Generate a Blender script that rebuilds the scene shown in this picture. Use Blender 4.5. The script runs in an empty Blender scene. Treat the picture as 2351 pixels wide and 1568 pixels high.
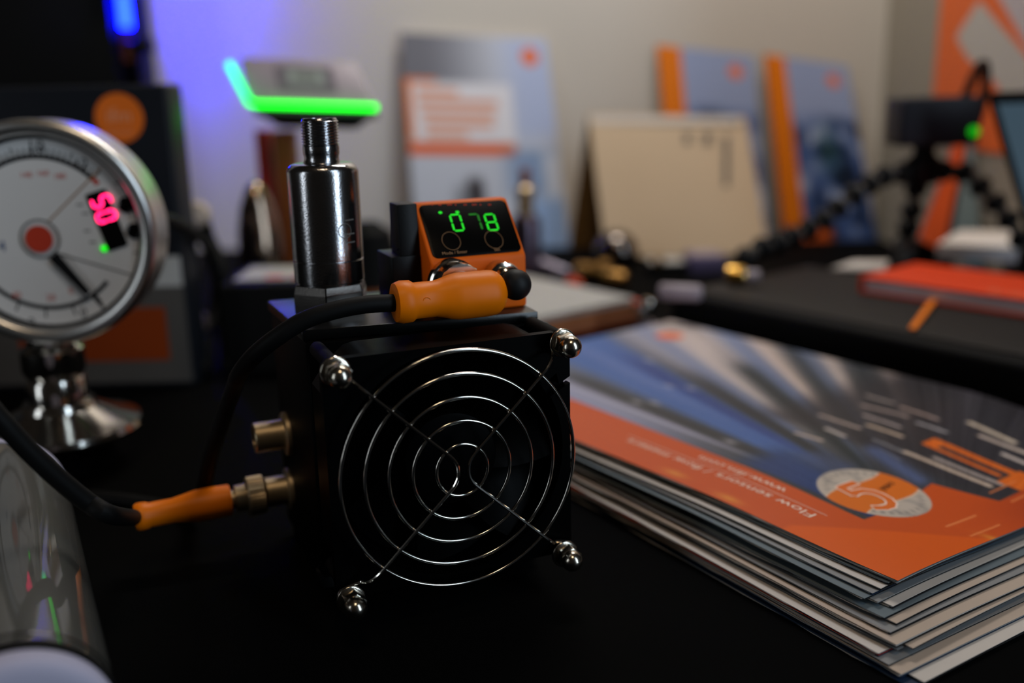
import bpy, bmesh, math, random
import numpy as np
from mathutils import Vector, Matrix

random.seed(4)
rng = np.random.default_rng(11)
SC = bpy.context.scene
COL = SC.collection
S = 0.001                      # all shapes below are written in millimetres

# ------------------------------------------------------------------ camera
FPX, CX, CY = 2301.0, 1175.5, 784.0
PITCH, ROLL, CAMH = 0.2496, 0.0223, 177.3
fwd = Vector((0, math.cos(PITCH), -math.sin(PITCH)))
dwn = Vector((0, -math.sin(PITCH), -math.cos(PITCH)))
rgt = Vector((1, 0, 0))
c_, s_ = math.cos(ROLL), math.sin(ROLL)
RT = c_ * rgt + s_ * dwn
DN = c_ * dwn - s_ * rgt
EYE = Vector((0, 0, CAMH))
cam = bpy.data.cameras.new('camera')
cam.sensor_width = 23.5
cam.lens = FPX * 23.5 / 2351
cam.clip_start, cam.clip_end = 0.01, 20
cam.dof.use_dof = True
cam.dof.focus_distance = 0.334
cam.dof.aperture_fstop = 2.7
camo = bpy.data.objects.new('camera', cam)
COL.objects.link(camo)
m = Matrix((RT, -DN, -fwd)).transposed().to_4x4()
m.translation = EYE * S
camo.matrix_world = m
SC.camera = camo

# ------------------------------------------------------------------ view, world, lamps
SC.view_settings.view_transform = 'Standard'
SC.view_settings.look = 'None'
SC.view_settings.exposure = 0.0
SC.view_settings.gamma = 1.0
SC.view_settings.use_curve_mapping = False
SC.cycles.use_denoising = True
SC.cycles.max_bounces = 6
SC.cycles.sample_clamp_indirect = 4.0
W = bpy.data.worlds.new('room_dusk')
SC.world = W
W.use_nodes = True
W.node_tree.nodes['Background'].inputs[0].default_value = (0.60, 0.50, 0.42, 1)
W.node_tree.nodes['Background'].inputs[1].default_value = 0.018


def area(name, loc, target, sx, sy, power, color):
    l = bpy.data.lights.new(name, 'AREA')
    l.shape = 'RECTANGLE'
    l.size, l.size_y = sx, sy
    l.energy = power
    l.color = color
    o = bpy.data.objects.new(name, l)
    COL.objects.link(o)
    o.location = loc
    o.rotation_euler = (Vector(target) - Vector(loc)).to_track_quat('-Z', 'Y').to_euler()
    return o


area('window_daylight', (1.40, -0.74, 0.70), (-0.05, 0.4, 0.12), 0.42, 2.0, 18.0, (0.68, 0.84, 1.0))
area('far_window_daylight', (-1.45, -0.55, 0.40), (-0.05, 0.4, 0.12), 0.30, 1.2, 3.4, (0.84, 0.92, 1.0))
area('ceiling_lamp', (0.10, -0.35, 1.70), (0.1, 0.4, 0.1), 0.30, 0.30, 4.0, (1.0, 0.76, 0.52))
area('wall_fill_light', (0.12, 0.93, 0.95), (0.12, 1.165, 0.30), 0.45, 0.12, 6.0, (1.0, 0.94, 0.88))  # lamp out of view, added to brighten the top of the back wall


# ------------------------------------------------------------------ pixel -> place helpers (millimetres)
def ray(px, py):
    return fwd + RT * ((px - CX) / FPX) + DN * ((py - CY) / FPX)


def at_z(px, py, z):
    d = ray(px, py)
    return EYE + d * ((z - EYE.z) / d.z)


def at_y(px, py, y):
    d = ray(px, py)
    return EYE + d * (y / d.y)


def at_x(px, py, x):
    d = ray(px, py)
    return EYE + d * (x / d.x)


def hit(px, py, q, n):
    d = ray(px, py)
    return EYE + d * ((Vector(q) - EYE).dot(n) / d.dot(n))


# ------------------------------------------------------------------ materials
def lin(c):
    out = []
    for v in c[:3]:
        v /= 255.0
        out.append(v / 12.92 if v <= 0.04045 else ((v + 0.055) / 1.055) ** 2.4)
    return out


def lin_np(a):
    a = np.clip(np.asarray(a, float), 0, 255) / 255.0
    return np.where(a <= 0.04045, a / 12.92, ((a + 0.055) / 1.055) ** 2.4)


MATS = {}


def mat(name, col, rough=0.5, metal=0.0, spec=0.5, var=0.08, scale=60.0, bump=0.0, bscale=400.0, aniso=0.0, coat=0.0):
    mm = bpy.data.materials.new(name)
    mm.use_nodes = True
    nt = mm.node_tree
    b = nt.nodes['Principled BSDF']
    c = lin(col)
    b.inputs['Metallic'].default_value = metal
    b.inputs['Roughness'].default_value = rough
    b.inputs['Specular IOR Level'].default_value = spec
    b.inputs['Anisotropic'].default_value = aniso
    b.inputs['Coat Weight'].default_value = coat
    tc = nt.nodes.new('ShaderNodeTexCoord')
    no = nt.nodes.new('ShaderNodeTexNoise')
    no.inputs['Scale'].default_value = scale
    no.inputs['Detail'].default_value = 4
    nt.links.new(tc.outputs['Object'], no.inputs['Vector'])
    mx = nt.nodes.new('ShaderNodeMix')
    mx.data_type = 'RGBA'
    mx.inputs['A'].default_value = [v * (1 - var) for v in c] + [1]
    mx.inputs['B'].default_value = [min(1, v * (1 + var)) for v in c] + [1]
    nt.links.new(no.outputs['Fac'], mx.inputs['Factor'])
    nt.links.new(mx.outputs['Result'], b.inputs['Base Color'])
    if bump:
        n2 = nt.nodes.new('ShaderNodeTexNoise')
        n2.inputs['Scale'].default_value = bscale
        n2.inputs['Detail'].default_value = 3
        nt.links.new(tc.outputs['Object'], n2.inputs['Vector'])
        bp = nt.nodes.new('ShaderNodeBump')
        bp.inputs['Strength'].default_value = bump
        bp.inputs['Distance'].default_value = 0.0004
        nt.links.new(n2.outputs['Fac'], bp.inputs['Height'])
        nt.links.new(bp.outputs['Normal'], b.inputs['Normal'])
    MATS[name] = mm
    return mm


def emit(name, rgb, strength, base=(10, 10, 10)):
    mm = bpy.data.materials.new(name)
    mm.use_nodes = True
    b = mm.node_tree.nodes['Principled BSDF']
    b.inputs['Base Color'].default_value = lin(base) + [1]
    b.inputs['Roughness'].default_value = 0.4
    b.inputs['Emission Color'].default_value = list(rgb) + [1]
    b.inputs['Emission Strength'].default_value = strength
    return mm


def art_mat(name, rough=0.35, spec=0.4):
    mm = bpy.data.materials.new(name)
    mm.use_nodes = True
    nt = mm.node_tree
    b = nt.nodes['Principled BSDF']
    b.inputs['Roughness'].default_value = rough
    b.inputs['Specular IOR Level'].default_value = spec
    a = nt.nodes.new('ShaderNodeAttribute')
    a.attribute_name = 'ink'
    nt.links.new(a.outputs['Color'], b.inputs['Base Color'])
    return mm


M_desk = mat('black_desk', (7, 7, 7), 0.8, spec=0.02, bump=0.15, bscale=900)
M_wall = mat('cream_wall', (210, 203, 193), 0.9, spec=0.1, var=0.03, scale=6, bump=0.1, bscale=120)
M_wallr = mat('side_wall_shaded', (150, 142, 128), 0.9, spec=0.1, var=0.03, scale=6)  # darker than the back wall, its shade is put into the colour
M_blk = mat('black_plastic', (9, 9, 10), 0.42, spec=0.15, bump=0.1, bscale=1500)
M_blkm = mat('matt_black', (12, 12, 12), 0.7, spec=0.1)
M_blkg = mat('gloss_black', (8, 8, 9), 0.12, spec=0.5)
M_plate = mat('anodised_plate', (9, 10, 10), 0.3, metal=0.0, spec=0.5, bump=0.1, bscale=2000)
M_encl = mat('black_enclosure', (4, 4, 4), 0.5, spec=0.06)
M_fan = mat('fan_black', (2, 2, 2), 0.4, spec=0.03)
M_chrome = mat('chrome_wire', (205, 200, 192), 0.13, metal=1.0, var=0.05, scale=500)
M_steel = mat('brushed_steel', (172, 172, 174), 0.17, metal=1.0, var=0.12, scale=300, bump=0.12, bscale=1800)
M_nut = mat('nut_steel', (186, 178, 164), 0.2, metal=1.0, var=0.12, scale=600, bump=0.1, bscale=1500)
M_nickel = mat('nickel_brass', (176, 156, 124), 0.42, metal=0.85, var=0.15, scale=400)
M_dstl = mat('dull_steel', (74, 74, 70), 0.5, metal=0.2, spec=0.3, var=0.2, scale=40, coat=1.0)
M_orange = mat('orange_plastic', (226, 98, 1), 0.5, spec=0.18, var=0.05, scale=200, bump=0.1, bscale=1500)
M_orangec = mat('orange_moulding', (236, 120, 1), 0.42, spec=0.2, var=0.06, scale=150)
M_rub = mat('black_rubber', (16, 17, 18), 0.55, spec=0.25)
M_cable = mat('black_cable', (11, 11, 11), 0.6, spec=0.12)
M_disp = mat('display_glass', (3, 3, 3), 0.3, spec=0.06)
M_paper = mat('paper_white', (206, 198, 190), 0.8, spec=0.15, var=0.05)
M_paperg = mat('paper_grey', (170, 168, 164), 0.7, spec=0.2, var=0.06)
M_paperb = mat('paper_beige', (190, 172, 156), 0.75, spec=0.2, var=0.05)
M_navy = mat('paper_navy', (30, 48, 74), 0.5, spec=0.3, var=0.2)
M_teal = mat('paper_teal', (70, 88, 98), 0.5, spec=0.3, var=0.2)
M_dkpap = mat('paper_dark', (40, 38, 38), 0.5, spec=0.3, var=0.2)
M_red = mat('paper_red', (196, 62, 14), 0.5, spec=0.3, var=0.1)
M_white = mat('white_plastic', (176, 174, 196), 0.6, spec=0.15, var=0.02)
M_dial = mat('dial_white', (214, 210, 206), 0.55, spec=0.25, var=0.03)
M_ink = mat('black_ink', (10, 10, 12), 0.6, spec=0.2)
M_inkr = mat('red_ink', (190, 58, 36), 0.6, spec=0.2)
M_inkb = mat('blue_ink', (60, 80, 120), 0.6, spec=0.2)
M_inkg = mat('grey_ink', (96, 92, 88), 0.6, spec=0.2)
M_inkw = mat('pale_ink', (250, 222, 204), 0.6, spec=0.2)
M_inkt = mat('tan_ink', (150, 112, 78), 0.6, spec=0.2)
M_inko = mat('orange_ink', (228, 108, 20), 0.5, spec=0.3)
M_inkp = mat('peach_ink', (226, 150, 110), 0.6, spec=0.2)
M_brass = mat('brass', (222, 176, 92), 0.25, metal=1.0)
M_bronze = mat('bronze_fitting', (150, 112, 62), 0.35, metal=1.0)
M_book = mat('orange_cloth', (212, 60, 14), 0.6, spec=0.2, bump=0.1, bscale=900)
M_rib = mat('orange_ribbon', (238, 124, 14), 0.5, spec=0.3)
M_pages = mat('pages_lilac', (236, 222, 228), 0.8, spec=0.1)
M_carton = mat('dark_carton', (24, 26, 31), 0.4, spec=0.15, var=0.15, scale=8)
M_cartg = mat('grey_carton', (74, 70, 66), 0.7, spec=0.2, var=0.1)
M_sheet = mat('calendar_sheet', (204, 180, 150), 0.75, spec=0.15, var=0.03, scale=12)
M_cardb = mat('kraft_card', (150, 116, 70), 0.8, spec=0.1, var=0.06)
M_grey = mat('grey_label', (150, 138, 146), 0.4, spec=0.4)
M_lilac = mat('lilac_box', (92, 84, 118), 0.5, spec=0.3)
M_screen = emit('dim_screen', (0.30, 0.52, 0.70), 0.11, (40, 52, 60))
M_darkred = mat('dark_red', (168, 40, 34), 0.4, spec=0.3)
M_brown = mat('brown_plastic', (124, 62, 24), 0.5, spec=0.3)

E_green = emit('green_digits', (0.01, 1.0, 0.02), 0.75)
E_greend = emit('green_digit_dim', (0.01, 1.0, 0.02), 0.15)
E_bar = emit('green_light_bar', (0.0003, 1.0, 0.01), 3.4)
E_barc = emit('cyan_light_bar', (0.0003, 1.0, 0.22), 2.6)
E_blue = emit('blue_light_bar', (0.0003, 0.0012, 1.0), 320.0)
E_red = emit('red_digits', (1.0, 0.012, 0.12), 5.0)
E_led = emit('green_led', (0.0, 1.0, 0.0), 1.2)
E_lcd = emit('pale_lcd', (0.55, 0.62, 0.58), 0.10, (120, 126, 120))
A_cover = art_mat('printed_cover', 0.4, 0.24)
A_wall = art_mat('printed_board', 0.5, 0.25)


# ------------------------------------------------------------------ mesh builder
class MB:
    def __init__(self):
        self.v, self.f = [], []

    def add(self, vs, fs):
        k = len(self.v)
        self.v += [Vector(a) for a in vs]
        self.f += [tuple(i + k for i in q) for q in fs]
        return self

    def box(self, c, s, rot=None):
        c = Vector(c)
        pts = []
        for z in (-.5, .5):
            for x, y in ((-.5, -.5), (.5, -.5), (.5, .5), (-.5, .5)):
                p = Vector((x * s[0], y * s[1], z * s[2]))
                if rot:
                    p = rot @ p
                pts.append(c + p)
        return self.add(pts, [(3, 2, 1, 0), (4, 5, 6, 7), (0, 1, 5, 4), (1, 2, 6, 5), (2, 3, 7, 6), (3, 0, 4, 7)])

    def hexa(self, b, t):
        """b, t: four corners each, counter-clockwise seen from the t side"""
        return self.add(list(b) + list(t), [(3, 2, 1, 0), (4, 5, 6, 7), (0, 1, 5, 4), (1, 2, 6, 5), (2, 3, 7, 6), (3, 0, 4, 7)])

    def frame(self, ax):
        ax = Vector(ax).normalized()
        h = Vector((0, 0, 1)) if abs(ax.z) < 0.9 else Vector((1, 0, 0))
        a = h.cross(ax).normalized()
        return a, ax.cross(a), ax

    def lathe(self, prof, o=(0, 0, 0), ax=(0, 0, 1), n=32, close=True, fn=None):
        """prof: (radius, height) pairs from one end to the other"""
        o = Vector(o)
        a, b, ax = self.frame(ax)
        vs, fs = [], []
        for r, h in prof:
            for i in range(n):
                t = 2 * math.pi * i / n
                rr = r if fn is None else r * fn(t, h)
                vs.append(o + ax * h + (a * math.cos(t) + b * math.sin(t)) * rr)
        for k in range(len(prof) - 1):
            for i in range(n):
                j = (i + 1) % n
                fs.append((k * n + i, k * n + j, (k + 1) * n + j, (k + 1) * n + i))
        if close:
            fs.append(tuple(reversed(range(n))))
            q = (len(prof) - 1) * n
            fs.append(tuple(range(q, q + n)))
        return self.add(vs, fs)

    def cyl(self, p0, p1, r, n=24, r1=None):
        p0, p1 = Vector(p0), Vector(p1)
        d = p1 - p0
        return self.lathe([(r, 0), (r if r1 is None else r1, d.length)], p0, d, n)

    def sphere(self, c, r, n=20, k=12, sq=(1, 1, 1)):
        prof = [(max(1e-3, r * math.sin(math.pi * i / k)), -r * math.cos(math.pi * i / k)) for i in range(k + 1)]
        q = len(self.v)
        self.lathe(prof, (0, 0, 0), (0, 0, 1), n)
        for i in range(q, len(self.v)):
            p = self.v[i]
            self.v[i] = Vector(c) + Vector((p.x * sq[0], p.y * sq[1], p.z * sq[2]))
        return self

    def tube(self, pts, r, n=10, closed=False):
        pts = [Vector(p) for p in pts]
        N = len(pts)
        rs = r if isinstance(r, (list, tuple)) else [r] * N
        tang = []
        for i in range(N):
            if closed:
                d = pts[(i + 1) % N] - pts[i - 1]
            else:
                d = pts[min(i + 1, N - 1)] - pts[max(i - 1, 0)]
            tang.append(d.normalized())
        t0 = tang[0]
        a = (Vector((0, 0, 1)) if abs(t0.z) < 0.9 else Vector((1, 0, 0))).cross(t0).normalized()
        vs, fs = [], []
        for i in range(N):
            t = tang[i]
            a = (a - t * a.dot(t)).normalized()
            b = t.cross(a)
            for k in range(n):
                w = 2 * math.pi * k / n
                vs.append(pts[i] + (a * math.cos(w) + b * math.sin(w)) * rs[i])
        for i in range(N if closed else N - 1):
            j = (i + 1) % N
            for k in range(n):
                l = (k + 1) % n
                fs.append((i * n + k, i * n + l, j * n + l, j * n + k))
        if not closed:
            fs.append(tuple(reversed(range(n))))
            fs.append(tuple(range((N - 1) * n, N * n)))
        return self.add(vs, fs)

    def prism(self, poly, o, ex, ey, ez, h):
        """poly (2D, counter-clockwise in ex, ey) swept from o along ez by h"""
        o, ex, ey, ez = Vector(o), Vector(ex), Vector(ey), Vector(ez)
        n = len(poly)
        vs = [o + ex * x + ey * y for x, y in poly] + [o + ex * x + ey * y + ez * h for x, y in poly]
        fs = [tuple(reversed(range(n))), tuple(range(n, 2 * n))]
        fs += [(i, (i + 1) % n, n + (i + 1) % n, n + i) for i in range(n)]
        return self.add(vs, fs)

    def build(self, name, material, parent=None, world=False, smooth=False, bevel=0.0, seg=2, angle=40):
        off = Vector((0, 0, 0))
        if world and parent is not None:
            r = parent
            while r.parent is not None:
                r = r.parent
            off = r.location / S
        me = bpy.data.meshes.new(name)
        me.from_pydata([tuple((p - off) * S) for p in self.v], [], self.f)
        bm = bmesh.new()
        bm.from_mesh(me)
        bmesh.ops.recalc_face_normals(bm, faces=bm.faces)
        if bevel:
            es = [e for e in bm.edges if len(e.link_faces) == 2 and e.calc_face_angle(0) > math.radians(angle)]
            bmesh.ops.bevel(bm, geom=es, offset=bevel * S, segments=seg, profile=0.5, affect='EDGES', clamp_overlap=True)
        bm.to_mesh(me)
        bm.free()
        if smooth or bevel:
            me.polygons.foreach_set('use_smooth', [True] * len(me.polygons))
            me.set_sharp_from_angle(angle=math.radians(angle))
        me.materials.append(material)
        o = bpy.data.objects.new(name, me)
        COL.objects.link(o)
        if parent is not None:
            o.parent = parent
        return o


def tag(o, label=None, cat=None, group=None, kind=None):
    if label:
        o['label'] = label
    if cat:
        o['category'] = cat
    if group:
        o['group'] = group
    if kind:
        o['kind'] = kind
    return o


def thing(name, label, cat, loc=(0, 0, 0), rz=0.0, group=None):
    o = bpy.data.objects.new(name, None)
    o.empty_display_size = 0.02
    COL.objects.link(o)
    o.location = Vector(loc) * S
    o.rotation_euler = (0, 0, rz)
    return tag(o, label, cat, group)


def copy_thing(o, parent=None):
    c = o.copy()
    COL.objects.link(c)
    if parent is not None:
        c.parent = parent
    for ch in list(o.children):
        copy_thing(ch, c)
    return c


def text(name, body, material, parent, o, ex, ey, size, world=True, align='CENTER', shear=0.0, lift=0.05, label=None):
    """flat lettering at o, reading along ex with letter tops along ey; size = letter height in mm"""
    cu = bpy.data.curves.new(name, 'FONT')
    cu.body = body
    cu.size = size / 0.7 * S
    cu.align_x = align
    cu.align_y = 'CENTER'
    cu.shear = shear
    cu.resolution_u = 3
    t = bpy.data.objects.new(name, cu)
    COL.objects.link(t)
    dg = bpy.context.evaluated_depsgraph_get()
    me = bpy.data.meshes.new_from_object(t.evaluated_get(dg))
    bpy.data.objects.remove(t)
    bpy.data.curves.remove(cu)
    ex, ey = Vector(ex).normalized(), Vector(ey).normalized()
    ez = ex.cross(ey)
    mtx = Matrix((ex, ey, ez)).transposed().to_4x4()
    off = Vector((0, 0, 0))
    if world and parent is not None:
        r = parent
        while r.parent is not None:
            r = r.parent
        off = r.location / S
    mtx.translation = (Vector(o) - off + ez * lift) * S
    me.transform(mtx)
    me.materials.clear()
    me.materials.append(material)
    ob = bpy.data.objects.new(name, me)
    COL.objects.link(ob)
    ob.parent = parent
    if label:
        ob['label'] = label
    return ob


def art(name, pos, colour, nu, nv, material, parent, world=True):
    """printed sheet: pos(u, v) -> point, colour(u, v) arrays -> sRGB array; u, v in 0..1"""
    us, vs = np.linspace(0, 1, nu + 1), np.linspace(0, 1, nv + 1)
    off = Vector((0, 0, 0))
    if world and parent is not None:
        r = parent
        while r.parent is not None:
            r = r.parent
        off = r.location / S
    P = np.array([[tuple(pos(u, v) - off) for v in vs] for u in us]) * S
    U, V = np.meshgrid(us, vs, indexing='ij')
    K = lin_np(colour(U, V))
    me = bpy.data.meshes.new(name)
    idx = np.arange((nu + 1) * (nv + 1)).reshape(nu + 1, nv + 1)
    F = np.stack([idx[:-1, :-1], idx[1:, :-1], idx[1:, 1:], idx[:-1, 1:]], -1).reshape(-1, 4)
    me.from_pydata(P.reshape(-1, 3).tolist(), [], F.tolist())
    at = me.color_attributes.new('ink', 'FLOAT_COLOR', 'POINT')
    at.data.foreach_set('color', np.concatenate([K.reshape(-1, 3), np.ones((K.size // 3, 1))], 1).astype(np.float32).ravel())
    me.polygons.foreach_set('use_smooth', [True] * len(me.polygons))
    me.materials.append(material)
    o = bpy.data.objects.new(name, me)
    COL.objects.link(o)
    o.parent = parent
    return o


def sstep(a, b, x):
    t = np.clip((x - a) / (b - a), 0, 1)
    return t * t * (3 - 2 * t)


def blend(base, col, m):
    return base * (1 - m[..., None]) + np.array(col, float) * m[..., None]


def rrect(w, h, r, n=4, x0=0.0, y0=0.0):
    out = []
    for cx, cy, a0 in ((w / 2 - r, h / 2 - r, 0), (-w / 2 + r, h / 2 - r, 90), (-w / 2 + r, -h / 2 + r, 180), (w / 2 - r, -h / 2 + r, 270)):
        for i in range(n + 1):
            a = math.radians(a0 + 90 * i / n)
            out.append((x0 + cx + r * math.cos(a), y0 + cy + r * math.sin(a)))
    return out


def spline(pts, n=8):
    """Catmull-Rom through points"""
    pts = [Vector(p) for p in pts]
    P = [pts[0] * 2 - pts[1]] + pts + [pts[-1] * 2 - pts[-2]]
    out = []
    for i in range(1, len(P) - 2):
        for k in range(n):
            t = k / n
            a, b, c, d = P[i - 1], P[i], P[i + 1], P[i + 2]
            out.append(0.5 * ((2 * b) + (c - a) * t + (2 * a - 5 * b + 4 * c - d) * t * t + (3 * b - a - 3 * c + d) * t ** 3))
    out.append(pts[-1])
    return out


def v3(x, y, z):
    return Vector((x, y, z))


X, Y, Z = v3(1, 0, 0), v3(0, 1, 0), v3(0, 0, 1)

# ------------------------------------------------------------------ setting
WALLY, WALLX = 1165.0, 425.0
o = MB().box((-300, WALLY + 30, 350), (1510, 60, 900)).build('wall_back', M_wall)
tag(o, kind='structure')
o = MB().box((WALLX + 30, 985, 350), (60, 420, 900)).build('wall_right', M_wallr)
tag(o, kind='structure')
o = MB().box((0, 300, -770), (4200, 4200, 40)).build('floor', mat('floor_grey', (60, 56, 52), 0.8, spec=0.1, scale=5))
tag(o, kind='structure')
o = MB().box((-310, 460, -14), (1464, 1400, 28)).build('desk', M_desk, bevel=2)
tag(o, 'wide black desktop that carries all the gear, almost lost in shadow', 'desk')

# ------------------------------------------------------------------ fan unit
PSI = 0.3926
UO = v3(-17.17, 307.3, 0)
UX = v3(math.cos(PSI), math.sin(PSI), 0)
UY = v3(-math.sin(PSI), math.cos(PSI), 0)


def uw(x, y, z):
    return UO + UX * x + UY * y + Z * z


def uloc(p):
    d = p - UO
    return v3(d.dot(UX), d.dot(UY), d.z)


FZ, HC = 56.0, 38.6
fan = thing('fan_unit', 'black square cooling fan with chrome wire guard bolted to a black box', 'fan', UO, PSI)
encl = MB().prism([(-40, 42), (41, 31), (43, 94), (-42, 100)], (0, 0, 6), X, Y, Z, 88).build('enclosure', M_encl, fan, bevel=1.0)
MB().prism([(-40.7, 44.5), (42.8, 33.2), (45.5, 95), (-42.7, 101)], (0, 0, 94.2), X, Y, Z, 3.8).build('top_plate', M_plate, fan, bevel=0.5)
MB().prism([(40, 26), (45, 26), (46, 32), (42, 36), (36, 34)], (0, 0, 88), X, Y, Z, 6).build('corner_bracket', M_blk, fan, bevel=0.5)
for x, y in ((-36, 50), (38, 40), (38, 88), (-36, 94)):
    MB().lathe([(5, 0), (5, 6)], (x, y, 0), Z, 20).build('rubber_foot', M_rub, fan, bevel=0.6)


# frame: front flange with round bore, body with open corners, rear flange
def flange(y0, y1, hx, hz, bore, skip=lambda a, k: False, n=144, bands=4, corner=3.0):
    mb = MB()

    def outer(a):
        c, s = math.cos(a), math.sin(a)
        t = min(hx / max(1e-6, abs(c)), hz / max(1e-6, abs(s)))
        x, z = c * t, s * t
        # rounded corners
        dx, dz = abs(x) - (hx - corner), abs(z) - (hz - corner)
        if dx > 0 and dz > 0:
            k = corner / max(corner, math.hypot(dx, dz))
            x = math.copysign(hx - corner + dx * k, x)
            z = math.copysign(hz - corner + dz * k, z)
        return x, z
    for i in range(n):
        a0, a1 = 2 * math.pi * i / n, 2 * math.pi * (i + 1) / n
        for k in range(bands):
            if skip(math.degrees((a0 + a1) / 2), k):
                continue
            q = []
            for a, kk in ((a0, k), (a1, k), (a1, k + 1), (a0, k + 1)):
                ox, oz = outer(a)
                ix, iz = bore * math.cos(a), bore * math.sin(a)
                f = kk / bands
                q.append((ix + (ox - ix) * f, iz + (oz - iz) * f))
            mb.hexa([v3(x, y1, FZ + z) for x, z in q], [v3(x, y0, FZ + z) for x, z in q])
    return mb


def notch(a, k):
    return 26.5 < a < 29.0 or (29.0 <= a < 36.0 and k < 2)


flange(6.8, 10.0, 42.6, 40.6, 39.6, notch).build('fan_frame', M_fan, fan)
fr = fan.children[-1]
bo, n = 40.4, 96
mb = MB()
q = []
for i in range(n):
    a = 2 * math.pi * i / n
    c, s = math.cos(a), math.sin(a)
    t = min(41.6 / max(1e-6, abs(c)), 40.4 / max(1e-6, abs(s)), 50.0)
    t = max(t, bo)
    q.append((c * t, s * t))
vs, fs = [], []
for i in range(n):
    a = 2 * math.pi * i / n
    x, z = q[i]
    d = (39.6 * math.cos(a), 39.6 * math.sin(a))
    vs += [v3(x, 10.0, FZ + z), v3(x, 28.0, FZ + z), v3(d[0], 10.0, FZ + d[1]), v3(d[0], 28.0, FZ + d[1])]
for i in range(n):
    j = (i + 1) % n
    a, b = 4 * i, 4 * j
    fs += [(a, b, b + 1, a + 1), (a + 2, a + 3, b + 3, b + 2), (a, a + 2, b + 2, b), (a + 1, b + 1, b + 3, a + 3)]
mb.add(vs, fs).build('shroud', M_fan, fr, smooth=True, angle=30)
for sx in (-1, 1):
    for sz in (-1, 1):
        MB().cyl((sx * HC, 8, FZ + sz * HC), (sx * HC, 30, FZ + sz * HC), 2.6, 16).build('corner_post', M_blkm, fr, smooth=True)
MB().lathe([(16.5, 24), (17, 13), (16, 11.2), (14, 10.8)], (0, 0, FZ), Y, 40).build('hub', M_fan, fan, smooth=True)
for k in range(7):
    a0 = 2 * math.pi * k / 7
    vs, fs = [], []
    nr, na = 6, 7
    for th in (0, 1.0):
        for i in range(nr + 1):
            r_ = 16.5 + (38.2 - 16.5) * i / nr
            for j in range(na + 1):
                a = a0 + 0.75 * (j / na - 0.5) * (1 + 0.25 * i / nr) + 0.35 * i / nr
                vs.append(v3(r_ * math.cos(a), 12 + 12 * j / na + th, FZ + r_ * math.sin(a)))
    N1 = (nr + 1) * (na + 1)
    for th in (0, N1):
        for i in range(nr):
            for j in range(na):
                b = th + i * (na + 1) + j
                fs.append((b, b + 1, b + na + 2, b + na + 1))
    for i in range(nr):
        for j in (0, na):
            b = i * (na + 1) + j
            fs.append((b, b + na + 1, b + na + 1 + N1, b + N1))
    MB().add(vs, fs).build('blade', M_fan, fan, smooth=True)
for a in (45, 135, 225, 315):
    c, s = math.cos(math.radians(a)), math.sin(math.radians(a))
    MB().tube([(c * 15, 27, FZ + s * 15), (c * 40, 27, FZ + s * 40)], 1.6, 8).build('support_arm', M_fan, fan, smooth=True)

# finger guard: two bent wires with five rings welded behind them
def arc_pts(cx, cz, r, a0, a1, n=8):
    return [(cx + r * math.cos(math.radians(a0 + (a1 - a0) * i / n)), cz + r * math.sin(math.radians(a0 + (a1 - a0) * i / n))) for i in range(n + 1)]


def guard_wire(side):
    mb = MB()
    pts = []

    def loop(sz):
        # hook that runs round the screw behind the nut
        out = []
        cx, cz = side * HC, FZ + sz * HC - 1.2
        a_in = math.degrees(math.atan2(-sz, -side))
        for k in range(11):
            a = math.radians(a_in + side * sz * (70 + 20 * k))
            out.append(v3(cx + 4.1 * math.cos(a), 5.2, cz + 4.1 * math.sin(a)))
        return out
    up = [v3(side * (2.7 + 25.6 * f), -1.2, FZ + 4.2 + 24.6 * f) for f in (1.0, 0.75, 0.5, 0.25, 0.06)]
    k1 = [v3(side * 30.6, -0.9, FZ + 31.0), v3(side * 33.0, 1.0, FZ + 33.2), v3(side * 35.0, 4.2, FZ + 34.4)]
    bend = [v3(side * 2.7, -1.2, FZ + 3.6), v3(side * 2.0, -1.2, FZ + 1.9), v3(side * 1.8, -1.2, FZ), v3(side * 2.0, -1.2, FZ - 1.9), v3(side * 2.7, -1.2, FZ - 3.6)]
    top = list(reversed(loop(1))) + list(reversed(k1)) + up
    bot = [v3(p.x, p.y, 2 * FZ - p.z) for p in reversed(up)] + [v3(p.x, p.y, 2 * FZ - p.z) for p in k1] + loop(-1)
    return mb.tube(spline(top + bend + bot, 4), 0.62, 8)


g1 = guard_wire(-1).build('finger_guard', M_chrome, fan, smooth=True)
guard_wire(1).build('guard_wire', M_chrome, g1, smooth=True)
for R_ in (40.45, 32.6, 24.75, 16.8, 8.85):
    n = 128
    pts = [v3(R_ * math.cos(2 * math.pi * i / n), 0, FZ + R_ * math.sin(2 * math.pi * i / n)) for i in range(n)]
    MB().tube(pts, 0.62, 10, closed=True).build('ring', M_chrome, g1, smooth=True)

# dome nuts
nut0 = None
for sx in (-1, 1):
    for sz in (1, -1):
        cx, cz = sx * HC, FZ + sz * HC - 1.2
        mb = MB()
        mb.lathe([(4.6, 0), (4.9, 0.3), (4.9, 0.9), (4.3, 1.2)], (cx, 4.4, cz), -Y, 32)
        hexp = [(4.35 * math.cos(math.radians(60 * i + 17)), 4.35 * math.sin(math.radians(60 * i + 17))) for i in range(6)]
        mb.prism(hexp, (cx, 3.2, cz), X, Z, -Y, 4.6)
        nt_ = mb.build('acorn_nut', M_nut, fan, bevel=0.25)
        prof = [(3.75, 0), (3.72, 1.0)] + [(3.7 * math.cos(math.radians(a)) + 1e-3, 1.0 + 3.7 * math.sin(math.radians(a))) for a in range(0, 91, 9)]
        MB().lathe(prof, (cx, -1.2, cz), -Y, 32).build('dome', M_nut, nt_, smooth=True, angle=60)

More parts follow.
